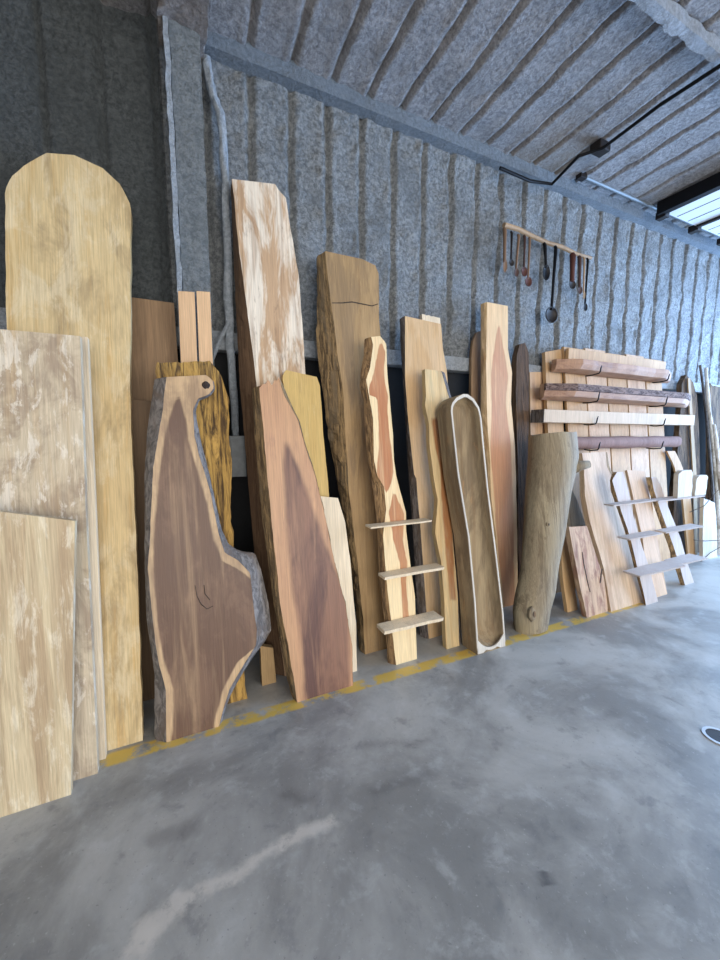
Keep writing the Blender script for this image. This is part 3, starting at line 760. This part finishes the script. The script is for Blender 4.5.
# mantels (above each hook pair); each a rounded or squared length of timber
def mantel(name, label, pL, pR, hpx, depth, mat, kind, bk=None, seed=0):
    Yc = None; mx = (pL[0]+pR[0])/2; my = (pL[1]+pR[1])/2; z = at_Y(mx, my, 2.6).z
    for _ in range(4): Yc = yr(z)-.012-depth; z = at_Y(mx, my, Yc).z
    A = at_Y(pL[0], my, Yc); D_ = at_Y(pR[0], my, Yc); A.z = D_.z = z
    h = hpx*Yc/(ray(mx, my).y)
    k = 26; vs = []; fs = []; bv = []
    org = Vector((A.x, Yc+depth/2, z))
    if name == 'round_log':
        P_ = [Vector((A.x+(D_.x-A.x)*i/k, Yc+depth/2, z)) for i in range(k+1)]
        o = tube(name, P_, [h/2*(1+.05*noise.noise(Vector((i*.5, seed, 0)))) for i in range(k+1)], mat, None, 16, .12)
        tag(o, label, 'log', 'mantel pieces on the plank rack'); return o, z, Yc, h
    for i in range(k+1):
        t = i/k; x = A.x+(D_.x-A.x)*t-org.x
        if kind == 'live':
            e0 = min(1, .35+t*6)*min(1, .25+(1-t)*5)
            j = .02*noise.noise(Vector((t*5, seed, 1)))+.01*noise.noise(Vector((t*14, seed, 1)))
            d = depth*e0
            sec = [(depth/2-.002, h/2), (depth/2-d+j+.0, h/2), (depth/2-d*1.02+j, h*.12), (depth/2-d*.85+j, -h*.3), (depth/2-d*.35, -h/2), (depth/2-.002, -h/2)]
        else:
            sec = [(depth/2-.002, h/2), (-depth/2, h/2), (-depth/2, h*.1), (-depth/2, -h/2), (0, -h/2), (depth/2-.002, -h/2)]
        for y, zz in sec: vs.append((x, y, zz))
        if bk:
            for y, zz in ((sec[1][0]+.01, h/2+.003), (sec[1][0]-.01, h/2+.002), (sec[2][0]-.012+.006*noise.noise(Vector((t*30, seed, 4))), h*.1), (sec[2][0]+.01, h*.05)): bv.append((x, y, zz))
    for i in range(k):
        for q_ in range(6): fs.append((i*6+q_, i*6+(q_+1) % 6, (i+1)*6+(q_+1) % 6, (i+1)*6+q_))
    fs += [tuple(range(6)), tuple(k*6+q_ for q_ in range(6))]
    o = mesh(name, vs, fs, mat); o.location = org; fix(o); bev(o, .004)
    tag(o, label, 'mantel', 'mantel pieces on the plank rack')
    if bk:
        f2 = []
        for i in range(k):
            for q_ in range(4): f2.append((i*4+q_, i*4+(q_+1) % 4, (i+1)*4+(q_+1) % 4, (i+1)*4+q_))
        f2 += [tuple(range(4)), tuple(k*4+q_ for q_ in range(4))]
        fix(mesh('bark_edge', bv, f2, bk, o))
    return o, z, Yc, h
wmx = wood('brown_mantel_lengthwise', rgb(176, 138, 110), mott=rgb(128, 92, 74), mottamt=.6, streakamt=.1, mscale=(2, 12, 12))
M_ = [mantel('live_edge_mantel', 'topmost brown live-edge mantel on the plank rack', (566, 367), (684, 373), 11, .17, wmx, 'live', None, 1),
      mantel('live_edge_mantel', 'second mantel from the top with dark bark along its front', (555, 392), (703, 399), 14, .18, wmx, 'live', b_mant, 2),
      mantel('squared_mantel', 'pale squared beam, third from the top of the plank rack', (544, 414), (695, 422), 11.5, .15, w_mantw, 'sq', None, 3),
      mantel('round_log', 'lowest reddish round log on the plank rack', (575, 442), (684, 443), 12, .17, w_rlog, 'round', None, 4)]
sbo = M_[2][0]; sv = [v.co.copy() for v in sbo.data.vertices][:6]
fix(mesh('weathered_end', [v+Vector((dx, 0, 0)) for dx in (-.004, .0015) for v in sv], [(0,1,2,3,4,5),(6,7,8,9,10,11)]+[(k,(k+1)%6,6+(k+1)%6,6+k) for k in range(6)], b_grey, sbo))
def hook(px, mi, lab):
    o, z, Yc, h = M_[mi]; y1 = yr(z)-.018
    x = at_Y(px, 400, Yc).x; d = y1-Yc
    zb = z-h/2-.008
    pts = [(x+.05, y1, zb+.0), (x+.03, y1-d*.3, zb-.004), (x+.01, y1-d*.6, zb-.006), (x, Yc-.012, zb+.002), (x-.0, Yc-.024, zb+.02), (x-.0, Yc-.028, z-h*.15), (x-.0, Yc-.036, z+h*.08)]
    q_ = tube('iron_hook', pts, [.007]*6+[.004], m_black, None, 8)
    tag(q_, lab, 'hook', 'iron hooks under the mantels')
ordn = ('topmost brown mantel', 'second, bark-fronted mantel', 'pale squared beam', 'lowest round log')
for mi in range(4):
    if mi == 3: xs_ = (600, 664)
    else: xs_ = (596, 664)
    hook(xs_[0], mi, 'left black iron hook carrying the %s' % ordn[mi])
    hook(xs_[1], mi, 'right black iron hook carrying the %s' % ordn[mi])

# ------------------------------------------------------------------ slabs in front of the rack
slab('live_edge_slab', 'broad pale slab with wavy left edge below the round log', 'slab',
     [(611, 611), (609, 600), (604, 569), (598, 548), (590, 523), (585, 496), (584, 466), (582, 453)],
     [(645, 602), (638, 580), (630, 550), (622, 520), (614, 495), (612, 477), (607, 466), (606, 452)], .05, wood('broad_pale_pink_wood', rgb(212, 186, 156), streak=rgb(160, 124, 94), mott=rgb(176, 142, 112), mottamt=.65, streakamt=.4, m2=rgb(224, 204, 178), m2amt=.5), 2.38, rows=80, amp=.004, seed=41,
     OR=[(647, 602), (640, 580), (632, 550), (625, 520), (617, 495), (614, 477), (609, 466), (607, 452)], bm=b_rough)
slab('pinkish_board', 'pinkish pale board between the two small-shelf uprights at right', 'board',
     [(649, 602), (643, 540), (627, 470)], [(667, 592), (656, 530), (645, 471)], .025, w_pink, 2.36, rows=20, cols=8)
slab('barky_chunk', 'cracked reddish slab with dark fissures leaning right of the big log', 'slab',
     [(588, 623), (581, 590), (575, 560), (569, 527)], [(608, 614), (607, 597), (604, 578), (596, 555), (587, 526)], .045, w_chunk, 2.2, 2.04, rows=50, cols=14, amp=.005, seed=43, topj=.006)
CH = 'cracked reddish slab with dark fissures leaning right of the big log'
strip('fissure', CH, [(582, 552), (584, 565), (587, 580), (590, 592)], .006, b_black)
strip('fissure', CH, [(600, 583), (601, 575), (602, 569)], .008, b_black)
slab('pointed_slab', 'greyish pointed slab behind the cracked reddish slab', 'slab',
     [(590, 616), (580, 570), (569, 530), (566, 500), (568, 488)], [(604, 612), (596, 570), (586, 526), (577, 500), (571, 488)], .035, w_log, 2.52, 2.32, rows=40, cols=10, amp=.004, seed=44)
slab('pale_board', 'narrow pale board standing between the big log and the cracked reddish slab', 'board',
     [(569, 621), (563, 580), (559, 530), (557, 500)], [(579, 618), (574, 580), (569, 540), (564, 500)], .035, w_tan, 2.38, 2.18, rows=24, cols=8, amp=.002, seed=45)

# ------------------------------------------------------------------ the big log
LL = [(514, 632), (513, 616), (515.5, 600), (521, 576), (524, 535), (527, 489), (530, 454), (530, 434)]
LR = [(546, 632), (549.5, 608), (554, 592), (558, 562), (564, 530), (569, 493), (573, 474), (576, 457), (575, 443), (574, 431)]
GB, gx, gn, gu = top_frame([(515, 622)], [(548, 622)], 2.1) if False else top_frame([(516, 632), (530, 434)], [(548, 632), (575, 431)], 2.32)
def gl(p): q_ = at_plane(p[0], p[1], GB, gn)-GB; return (q_.dot(gu), q_.dot(gx))
LLp, LRp = mono([gl(p) for p in LL]), mono([gl(p) for p in LR])
dl = ray(545, 540); LT = dl.x/dl.y; LK = math.sqrt(1+.49*LT*LT)/1.12
rows = 80; n_ = 40; vs = []; fs = []; vt = min(LLp[-1][0], LRp[-1][0])
for i in range(rows+1):
    v = vt*i/rows; ul, ur = interp(LLp, v), interp(LRp, v); mid, hw = (ul+ur)/2+LT*.045, (ur-ul)/2/LK
    for k in range(n_):
        a = 2*math.pi*k/n_
        j = 1+.03*noise.noise(Vector((math.cos(a)*3, math.sin(a)*3, v*1.2)))+.015*noise.noise(Vector((math.cos(a)*9, math.sin(a)*9, v*3)))
        y = hw*.7*math.sin(a)*j; x = mid+hw*math.cos(a)*j
        vv = v
        if i >= rows-2: vv = v+.02*noise.noise(Vector((x*9, y*9, 2)))
        vs.append((x, y+.05, max(vv, (y+.05)*gu.y/gu.z)))
for i in range(rows):
    for k in range(n_): fs.append((i*n_+k, i*n_+(k+1) % n_, (i+1)*n_+(k+1) % n_, (i+1)*n_+k))
fs += [tuple(range(n_)), tuple(rows*n_+k for k in range(n_))]
mw = Matrix((gx, gn, gu)).transposed().to_4x4(); mw.translation = GB
lg = fix(mesh('log', vs, fs, w_log, mw=mw, smooth=True)); md = lg.modifiers.new('es', 'EDGE_SPLIT'); md.split_angle = math.radians(50)
tag(lg, 'thick weathered grey log standing upright with a branch stub and knots', 'log')
def glp(px, py, off): v, u = gl((px, py)); return Vector((u, off, v))
def ltube(name, pts, rs, mat, parent, n=14, jit=.1):
    vs = []; fs = []
    for i, p in enumerate(pts):
        t = (pts[min(i+1, len(pts)-1)]-pts[max(i-1, 0)]).normalized(); a = t.cross(Vector((0, 0, 1)))
        if a.length < .1: a = t.cross(Vector((0, 1, 0)))
        a.normalize(); b = t.cross(a)
        for k in range(n):
            an = 2*math.pi*k/n; vs.append(p+(a*math.cos(an)+b*math.sin(an))*rs[i]*(1+jit*noise.noise(Vector((math.cos(an)*2, math.sin(an)*2, i)))))
    for i in range(len(pts)-1):
        for k in range(n): fs.append((i*n+k, i*n+(k+1) % n, (i+1)*n+(k+1) % n, (i+1)*n+k))
    fs += [tuple(range(n)), tuple((len(pts)-1)*n+k for k in range(n))]
    return fix(mesh(name, vs, fs, mat, parent, smooth=True))
p0 = glp(566, 468, .0); p1 = glp(575, 466, -.05); p2 = glp(580, 465, -.085)
st = ltube('branch_stub', [p0, p1, p2], [.085, .045, .032], w_log, lg)
p3 = p2+(p2-p1).normalized()*.004
ltube('cut_end', [p2-(p2-p1).normalized()*.004, p3], [.03, .03], w_tan, st)
def logface(px, py):
    v, u = gl((px, py)); ul, ur = interp(LLp, v), interp(LRp, v); mid, hw = (ul+ur)/2+LT*.05, (ur-ul)/2/LK
    u += LT*(.05-hw*.7*.8) 
    x = max(-.98, min(.98, (u-mid)/hw)); return Vector((u, .05-hw*.7*math.sqrt(1-x*x), v))
for (px, py, r) in ((534, 611, .055), (548, 523, .022)):
    q_ = logface(px, py)+Vector((0, .008, 0)); disc('knot', q_, r, r*1.2, .014, w_log, lg, seed=px)
    disc('knot_hole', q_+Vector((0, -.0135, 0)), r*.4, r*.5, .003, b_dark, lg, seed=px)

# ------------------------------------------------------------------ two small-shelf units at right
U1 = 'pale upright with three small shelves in front of the broad slab'
slab('small_shelf_unit', U1, 'shelf unit',
     [(646, 606), (644, 595), (637, 567), (632, 545), (627, 528), (621, 511), (615, 491), (612, 480), (617, 472)],
     [(658, 601), (655, 590), (649, 567), (643, 549), (637, 530), (631, 506), (628, 489), (623, 472)], .03, w_lilac, 2.14, rows=50, cols=10, amp=.002, seed=51,
     OL=[(645, 606), (642, 595), (634, 567), (629, 545), (624, 528), (618, 511), (611, 491), (610, 480), (614, 470)], bm=b_rough, e=.004, group='small live-edge shelf units')
shelf(U1, (614, 507), (656, 501), .09, .013, w_lilac)
shelf(U1, (630, 540), (662, 535), .11, .013, w_lilac)
shelf(U1, (642, 579), (684, 566), .16, .016, w_lilac, skew=-.02)
U2 = 'pale upright with three small shelves, the farther one at the right'
slab('small_shelf_unit', U2, 'shelf unit',
     [(685, 586), (679, 564), (673, 545), (666, 526), (660, 509), (654, 491), (651, 477)],
     [(694, 582), (686, 558), (681, 539), (675, 524), (667, 504), (661, 485), (656, 477)], .03, w_lilac, 2.26, rows=50, cols=10, amp=.002, seed=53,
     OL=[(681, 586), (674, 564), (668, 545), (661, 526), (655, 509), (649, 491), (646, 478)], bm=b_rough, e=.004, group='small live-edge shelf units')
shelf(U2, (660, 504), (704, 495), .12, .014, w_lilac, skew=-.02)
shelf(U2, (668, 535), (703, 526), .12, .014, w_lilac, skew=-.02)
shelf(U2, (682, 567), (707, 558), .16, .016, w_lilac, skew=-.02)

# right-hand end: barky slabs, poles, twigs
slab('bark_slab', 'wide dark brown bark slab behind the farther small-shelf unit', 'slab',
     [(672, 582), (674, 500), (680, 420), (682, 384), (686, 375)], [(702, 572), (701, 500), (699, 430), (697, 395), (693, 382)], .06, b_dark, 2.78, 2.62, rows=60, cols=14, amp=.01, seed=61, topj=.02)
slab('bark_strip', 'thin pale sliver of wood standing against the wide dark bark slab', 'strip',
     [(694, 575), (693.5, 480), (688, 378)], [(698, 574), (697, 480), (690.5, 378)], .014, w_olive, 2.75, 2.58, rows=20, cols=4, amp=.003, seed=62)
slab('reddish_strip', 'slanted reddish strip of wood right of the plank rack', 'strip',
     [(690, 575), (683, 500), (674, 465), (667, 451)], [(697, 572), (691, 500), (682, 465), (675, 451)], .02, w_orange, 2.63, 2.52, rows=20, cols=6)
slab('bark_slab', 'tall dark bark slab at the far right edge of the view', 'slab',
     [(710, 568), (711, 500), (711, 440), (710, 384)], [(748, 556), (746, 500), (742, 440), (734, 392)], .06, b_dark, 2.82, 2.64, rows=50, cols=10, amp=.012, seed=64, topj=.03)
slab('weathered_plank', 'whitish weathered plank standing right of the small shelves', 'plank',
     [(703, 565), (703, 530), (704, 498)], [(717, 560), (717, 530), (715, 503)], .04, w_rim, 2.46, 2.42, rows=24, cols=8, amp=.006, seed=65, topj=.02)
def pole(name, label, pts, Ya, Yb_, r, mat, cat='pole', jit=.25, n=10):
    P_ = [at_Y(x, y, Ya+(Yb_-Ya)*i/(len(pts)-1)) for i, (x, y) in enumerate(pts)]
    q_ = []
    for a, b in zip(P_, P_[1:]):
        for k in range(6): q_.append(a+(b-a)*k/6)
    q_.append(P_[-1])
    rs = [r*(1-.4*i/len(q_)) for i in range(len(q_))]
    return tag(tube(name, q_, rs, mat, None, n, jit), label, cat)
m_birch = bark('whitish_stick_bark', rgb(196, 194, 188), rgb(226, 224, 218), rgb(150, 140, 124), sc=(30, 30, 12), bs=.3)
def floor_y(px, py): return at_floor(px, py).y
pole('slender_pole', 'taller whitish slender pole leaning on the foam wall at far right', [(719, 556), (718, 500), (713, 440), (708, 400), (706, 368)], 2.46, W-.2, .03, m_birch)
pole('slender_pole', 'thin dark pole just left of the whitish poles at far right', [(716, 560), (712, 480), (706, 410), (700, 365)], 2.55, W-.14, .022, b_grey)
pole('slender_pole', 'short whitish crooked pole lowest at the right edge', [(726, 553), (723, 500), (719, 470), (716, 440), (714, 425)], 2.2, 2.5, .03, m_birch)
for k, (pts, lab) in enumerate((([(690, 512), (704, 506), (720, 488)], 'upper thin bent twig poking out by the small shelves'),
                                ([(694, 540), (706, 541), (724, 540)], 'level thin twig poking right past the small shelves'),
                                ([(698, 564), (710, 553), (724, 545)], 'lowest thin twig near the floor at far right'))):
    pole('twig', lab, pts, 2.42, 2.38, .006, b_dark, 'twig', .3, 6)
# small pale offcuts standing on the upper shelf of the farther unit
B_, xd_, n__, u_, o2_ = SL[U2]
zsh = None
for kk, (x0, x1, ytop, lab) in enumerate(((676, 690, 470, 'larger whitish offcut standing on the top shelf of the farther shelf unit'), (693, 704, 475, 'smaller whitish offcut at the right end of the top shelf'))):
    mx = 678; 
    ch = [c for c in o2_.children if c.name.startswith('shelf')]
    mwu = Matrix((xd_, n__, u_)).transposed().to_4x4(); mwu.translation = B_
    zsh = max((mwu@v.co).z for v in ch[0].data.vertices); ysh = sum((mwu@v.co).y for v in ch[0].data.vertices)/len(ch[0].data.vertices)
    a = at_Y(x0, 490, ysh-.02); b = at_Y(x1, 490, ysh-.02); t_ = at_Y((x0+x1)/2, ytop, ysh)
    vs = []; fs = []; rr = 8
    for i in range(rr+1):
        t = i/rr; z = zsh+(t_.z-zsh)*t; sh = -.03*t if kk == 0 else .0; na = .012*noise.noise(Vector((t*4, kk, 1))); nb_ = .012*noise.noise(Vector((t*4, kk, 9)))
        nar = .25 if t > .9 else 0
        ax, bx = a.x+sh+na+(b.x-a.x)*nar, b.x+sh+nb_-(b.x-a.x)*nar*.4
        for x, y in ((ax, -.022), (bx, -.022), (bx, .022), (ax, .022)): vs.append((x-a.x, y, z-zsh))
    for i in range(rr):
        for k in range(4): fs.append((i*4+k, i*4+(k+1) % 4, (i+1)*4+(k+1) % 4, (i+1)*4+k))
    fs += [(0, 1, 2, 3), tuple(rr*4+k for k in range(4))]
    o = mesh('wood_offcut', vs, fs, w_rim); o.location = (a.x, ysh-.02, zsh+.001); fix(o); bev(o, .003); tag(o, lab, 'offcut')

# ------------------------------------------------------------------ hanging stick with ladles
YS = W-.13
sp_ = [at_Y(x, y, YS) for x, y in ((504, 225), (518, 229), (532, 236), (548, 243), (562, 247), (576, 254), (591, 258))]
stk = tube('hanging_stick', sp_, [.022, .02, .02, .018, .02, .018, .015], m_stick, None, 10, .2)
tag(stk, 'pale wooden stick hung level on the foam wall with ladles below it', 'stick')
def utensil(name, label, cat, top, bot, hw_, bw, bh, hm, bmat, kind='ladle'):
    T_ = at_Y(top[0], top[1], YS-.035); B2 = at_Y(bot[0], bot[1], YS-.035)
    e_ = empty(name, T_); tag(e_, label, cat, 'ladles and spoons hanging from the stick')
    px = YS/ray(550, 280).y
    hw = hw_*px/2
    mid = (T_+B2)/2
    tube('handle', [T_+Vector((0, .012, .0)), T_+Vector((0, 0, -.02)), mid, B2+Vector((0, 0, .0))], [hw*.9, hw, hw*.8, hw*.8], hm, e_, 8)
    n1_, n2_ = 14, 7; R1, R2 = bw*px/2, bh*px/2; vs = []; fs = []
    c = B2-T_
    for shell in (0, 1):
        sc_ = 1-.12*shell
        for i in range(n2_):
            a = math.pi/2*i/(n2_-1)
            for k in range(n1_):
                an = 2*math.pi*k/n1_
                r = math.cos(a)*sc_ if i < n2_-1 else .02
                vs.append(c+Vector((R1*r*math.cos(an), .3*R1*(0 if False else 1)*(math.sin(a)*sc_)*1.2-.01, R2*r*math.sin(an)-R2*.6)))
    for s2 in (0, 1):
        o_ = s2*n1_*n2_
        for i in range(n2_-1):
            for k in range(n1_): fs.append((o_+i*n1_+k, o_+i*n1_+(k+1) % n1_, o_+(i+1)*n1_+(k+1) % n1_, o_+(i+1)*n1_+k))
        fs.append(tuple(o_+(n2_-1)*n1_+k for k in range(n1_)))
    for k in range(n1_): fs.append((k, (k+1) % n1_, n1_*n2_+(k+1) % n1_, n1_*n2_+k))
    fix(mesh('bowl', vs, fs, bmat, e_, smooth=True))
ut = [('hanging_paddle', 'pale wooden paddle hanging at the left end of the stick', (505, 228), (504.5, 262), 3.6, 5, 12, m_spoon, m_spoon),
      ('hanging_ladle', 'short thin dark ladle, second from the left on the stick', (512, 231), (511, 261), 2.2, 6, 6, m_iron, m_iron),
      ('hanging_spoon', 'brown wooden spoon, third from the left on the stick', (519, 234), (516, 270), 2.6, 6, 8, m_spoon, m_spoond),
      ('hanging_ladle', 'reddish-brown ladle, fourth from the left on the stick', (525, 235), (524, 269), 2.6, 8, 9, m_spoond, m_rust),
      ('hanging_ladle', 'ladle with pale handle and round red-brown bowl, fifth from the left', (530, 237), (528, 279), 2.4, 9, 9, m_spoon, m_rust),
      ('hanging_spoon', 'black large-bowled spoon in the middle of the stick', (545, 243), (546, 268), 3.4, 10, 15, m_black, m_black),
      ('hanging_ladle', 'longest black ladle with the widest bowl, hanging lowest', (556, 246), (551.5, 310), 3.4, 18, 16, m_black, m_iron),
      ('hanging_ladle', 'wide reddish-handled ladle just right of the longest ladle', (573, 254), (572, 282), 6, 10, 9, m_rust, m_iron),
      ('hanging_spoon', 'brown spoon third from the right end of the stick', (580, 256), (579.5, 288), 3.6, 7, 8, m_spoond, m_spoond),
      ('hanging_spoon', 'pale slim stirring spoon second from the right end', (584.5, 257), (583.5, 293), 2.2, 3.4, 8, m_stick, m_stick),
      ('hanging_ladle', 'thin black ladle at the right end of the stick', (588, 258), (585, 305), 2.4, 6, 8, m_black, m_black)]
for nm, lab, tp, bt, hw_, bw, bh, hm, bm_ in ut: utensil(nm, lab, nm.split('_')[-1], tp, bt, hw_, bw, bh, hm, bm_)

# ------------------------------------------------------------------ black conduit on the ceiling, hangers
def P3(px, py, z): return at_plane(px, py, Vector((0, 0, z)), Vector((0, 0, 1)))
zc = 4.13
cp = [P3(720, 66, cz(1.5)-.11), P3(660, 105, cz(2)-.09), P3(603, 148, cz(2.6)-.08)]
bnd = at_Y(552, 184, W-.17)
cp2 = [cp[0]+(cp[0]-cp[2])*.6, cp[0], cp[1], cp[2], cp[2]+Vector((-.14, .12, -.03)), bnd, at_Y(530, 181, W-.16), at_Y(500, 168, W-.16)]
q_ = tube('ceiling_conduit', cp2, .014, m_black, None, 8, 0); tag(q_, 'thin black conduit running along a ceiling rib and bending at the eave beam', 'conduit')
hb = P3(600, 150, cz(2.6)-.06)
hg = empty('door_track', (at_Y(582, 176, W-.2))); tag(hg, 'steel overhead door track along the eave beam at right', 'track')
ta = at_Y(582, 176, W-.2); tb = Vector((X1-.1, W-.2, ta.z-.0))
tube('rail', [ta, (ta+tb)/2, tb], .022, m_steel, hg, 8)
tube('hanger', [ta+Vector((.02, 0, 0)), Vector((ta.x+.02, ta.y-.02, cz(W-.2)+.0))], .012, m_iron, hg, 6)
box('stop_bracket', ta+Vector((-.05, -.03, -.03)), ta+Vector((.04, .03, .06)), m_iron, hg, .004)
box('junction_fitting', hb+Vector((-.07, -.05, -.02)), hb+Vector((.07, .05, .05)), m_iron, hg, .008)
# the raised overhead door hanging flat under the ceiling, its sections between dark joints
dn = at_Y(665, 208, W-.32)
zd = dn.z-.03; dx0 = dn.x
od = empty('overhead_door', (dx0, W-.3, zd)); tag(od, 'white sectional overhead door raised flat under the ceiling at the right', 'door')
nsec = 6; sw = (X1-.15-dx0)/nsec
for i in range(nsec):
    x0 = dx0+.03+i*sw; x1 = x0+sw-.02
    box('door_section', (x0, DY0, zd-.0), (x1, W-.3, zd+.045), m_door, od, .004)
    if i: box('stiffener', (x0-.045, DY0, zd-.03), (x0-.005, W-.32, zd+.0), m_iron, od, .003)
    box('roller_bracket', (x0-.03, W-.33, zd-.05), (x0+.05, W-.23, zd+.02), m_iron, od, .004)
    for yy in (.33, .66):
        box('panel_groove', (x0+sw*yy-.004, DY0, zd-.003), (x0+sw*yy+.004, W-.32, zd+.001), m_iron, od, 0)
box('bottom_bar', (dx0-.06, DY0, zd-.03), (dx0+.025, W-.27, zd+.1), m_black, od, .004)

# floor drain ring
dc = at_floor(719, 737); dr = []
def ringmesh(name, c, r0, r1, h, mat, parent=None, n=32):
    vs = []; fs = []
    for k in range(n):
        a = 2*math.pi*k/n
        for r, z in ((r0, 0), (r0, h), (r1, h), (r1, 0)): vs.append((r*math.cos(a), r*math.sin(a), z))
    for k in range(n):
        for q2 in range(4): fs.append((k*4+q2, k*4+(q2+1) % 4, ((k+1) % n)*4+(q2+1) % 4, ((k+1) % n)*4+q2))
    o = mesh(name, vs, fs, mat, parent, smooth=False)
    if not parent: o.location = c
    return fix(o)
o = ringmesh('floor_cleanout', dc+Vector((0, 0, .001)), .055, .07, .004, plain('bright_metal_ring', rgb(206, 212, 220), .3, .3)); tag(o, 'small round metal floor cover with a bright rim at the right', 'floor cover')
ringmesh('cover', dc, .002, .055, .002, m_iron, o)

# ------------------------------------------------------------------ light
w = bpy.data.worlds.new('world'); bpy.context.scene.world = w; w.use_nodes = True
bg = w.node_tree.nodes['Background']; bg.inputs[0].default_value = (.86, .92, 1, 1); bg.inputs[1].default_value = .68
def area(name, loc, rot, sx, sy, power, color):
    ld = bpy.data.lights.new(name, 'AREA'); ld.shape = 'RECTANGLE'; ld.size = sx; ld.size_y = sy; ld.energy = power; ld.color = color
    o = bpy.data.objects.new(name, ld); C.objects.link(o); o.location = loc; o.rotation_euler = rot; return o
R_ = math.radians
area('doorway_daylight', (X1+.4, .3, 1.9), (0, R_(90), 0), 3.6, 5.0, 880, (.36, .60, 1))
area('front_bay_daylight', (1.5, Y0-.3, 2.0), (R_(90), 0, 0), 7.5, 3.6, 330, (1, .93, .84))
vs_ = bpy.context.scene.view_settings
vs_.view_transform = 'Standard'; vs_.look = 'None'; vs_.gamma = 1; vs_.use_curve_mapping = False
vs_.exposure = .32
for k_, v_ in SL.items(): print('SLAB %-60s Yb %.2f top z %.2f Y %.2f' % (k_[:60], v_[0].y, max(v.co.z for v in v_[4].data.vertices)*v_[3].z, v_[0].y+max(v.co.z for v in v_[4].data.vertices)*v_[3].y))
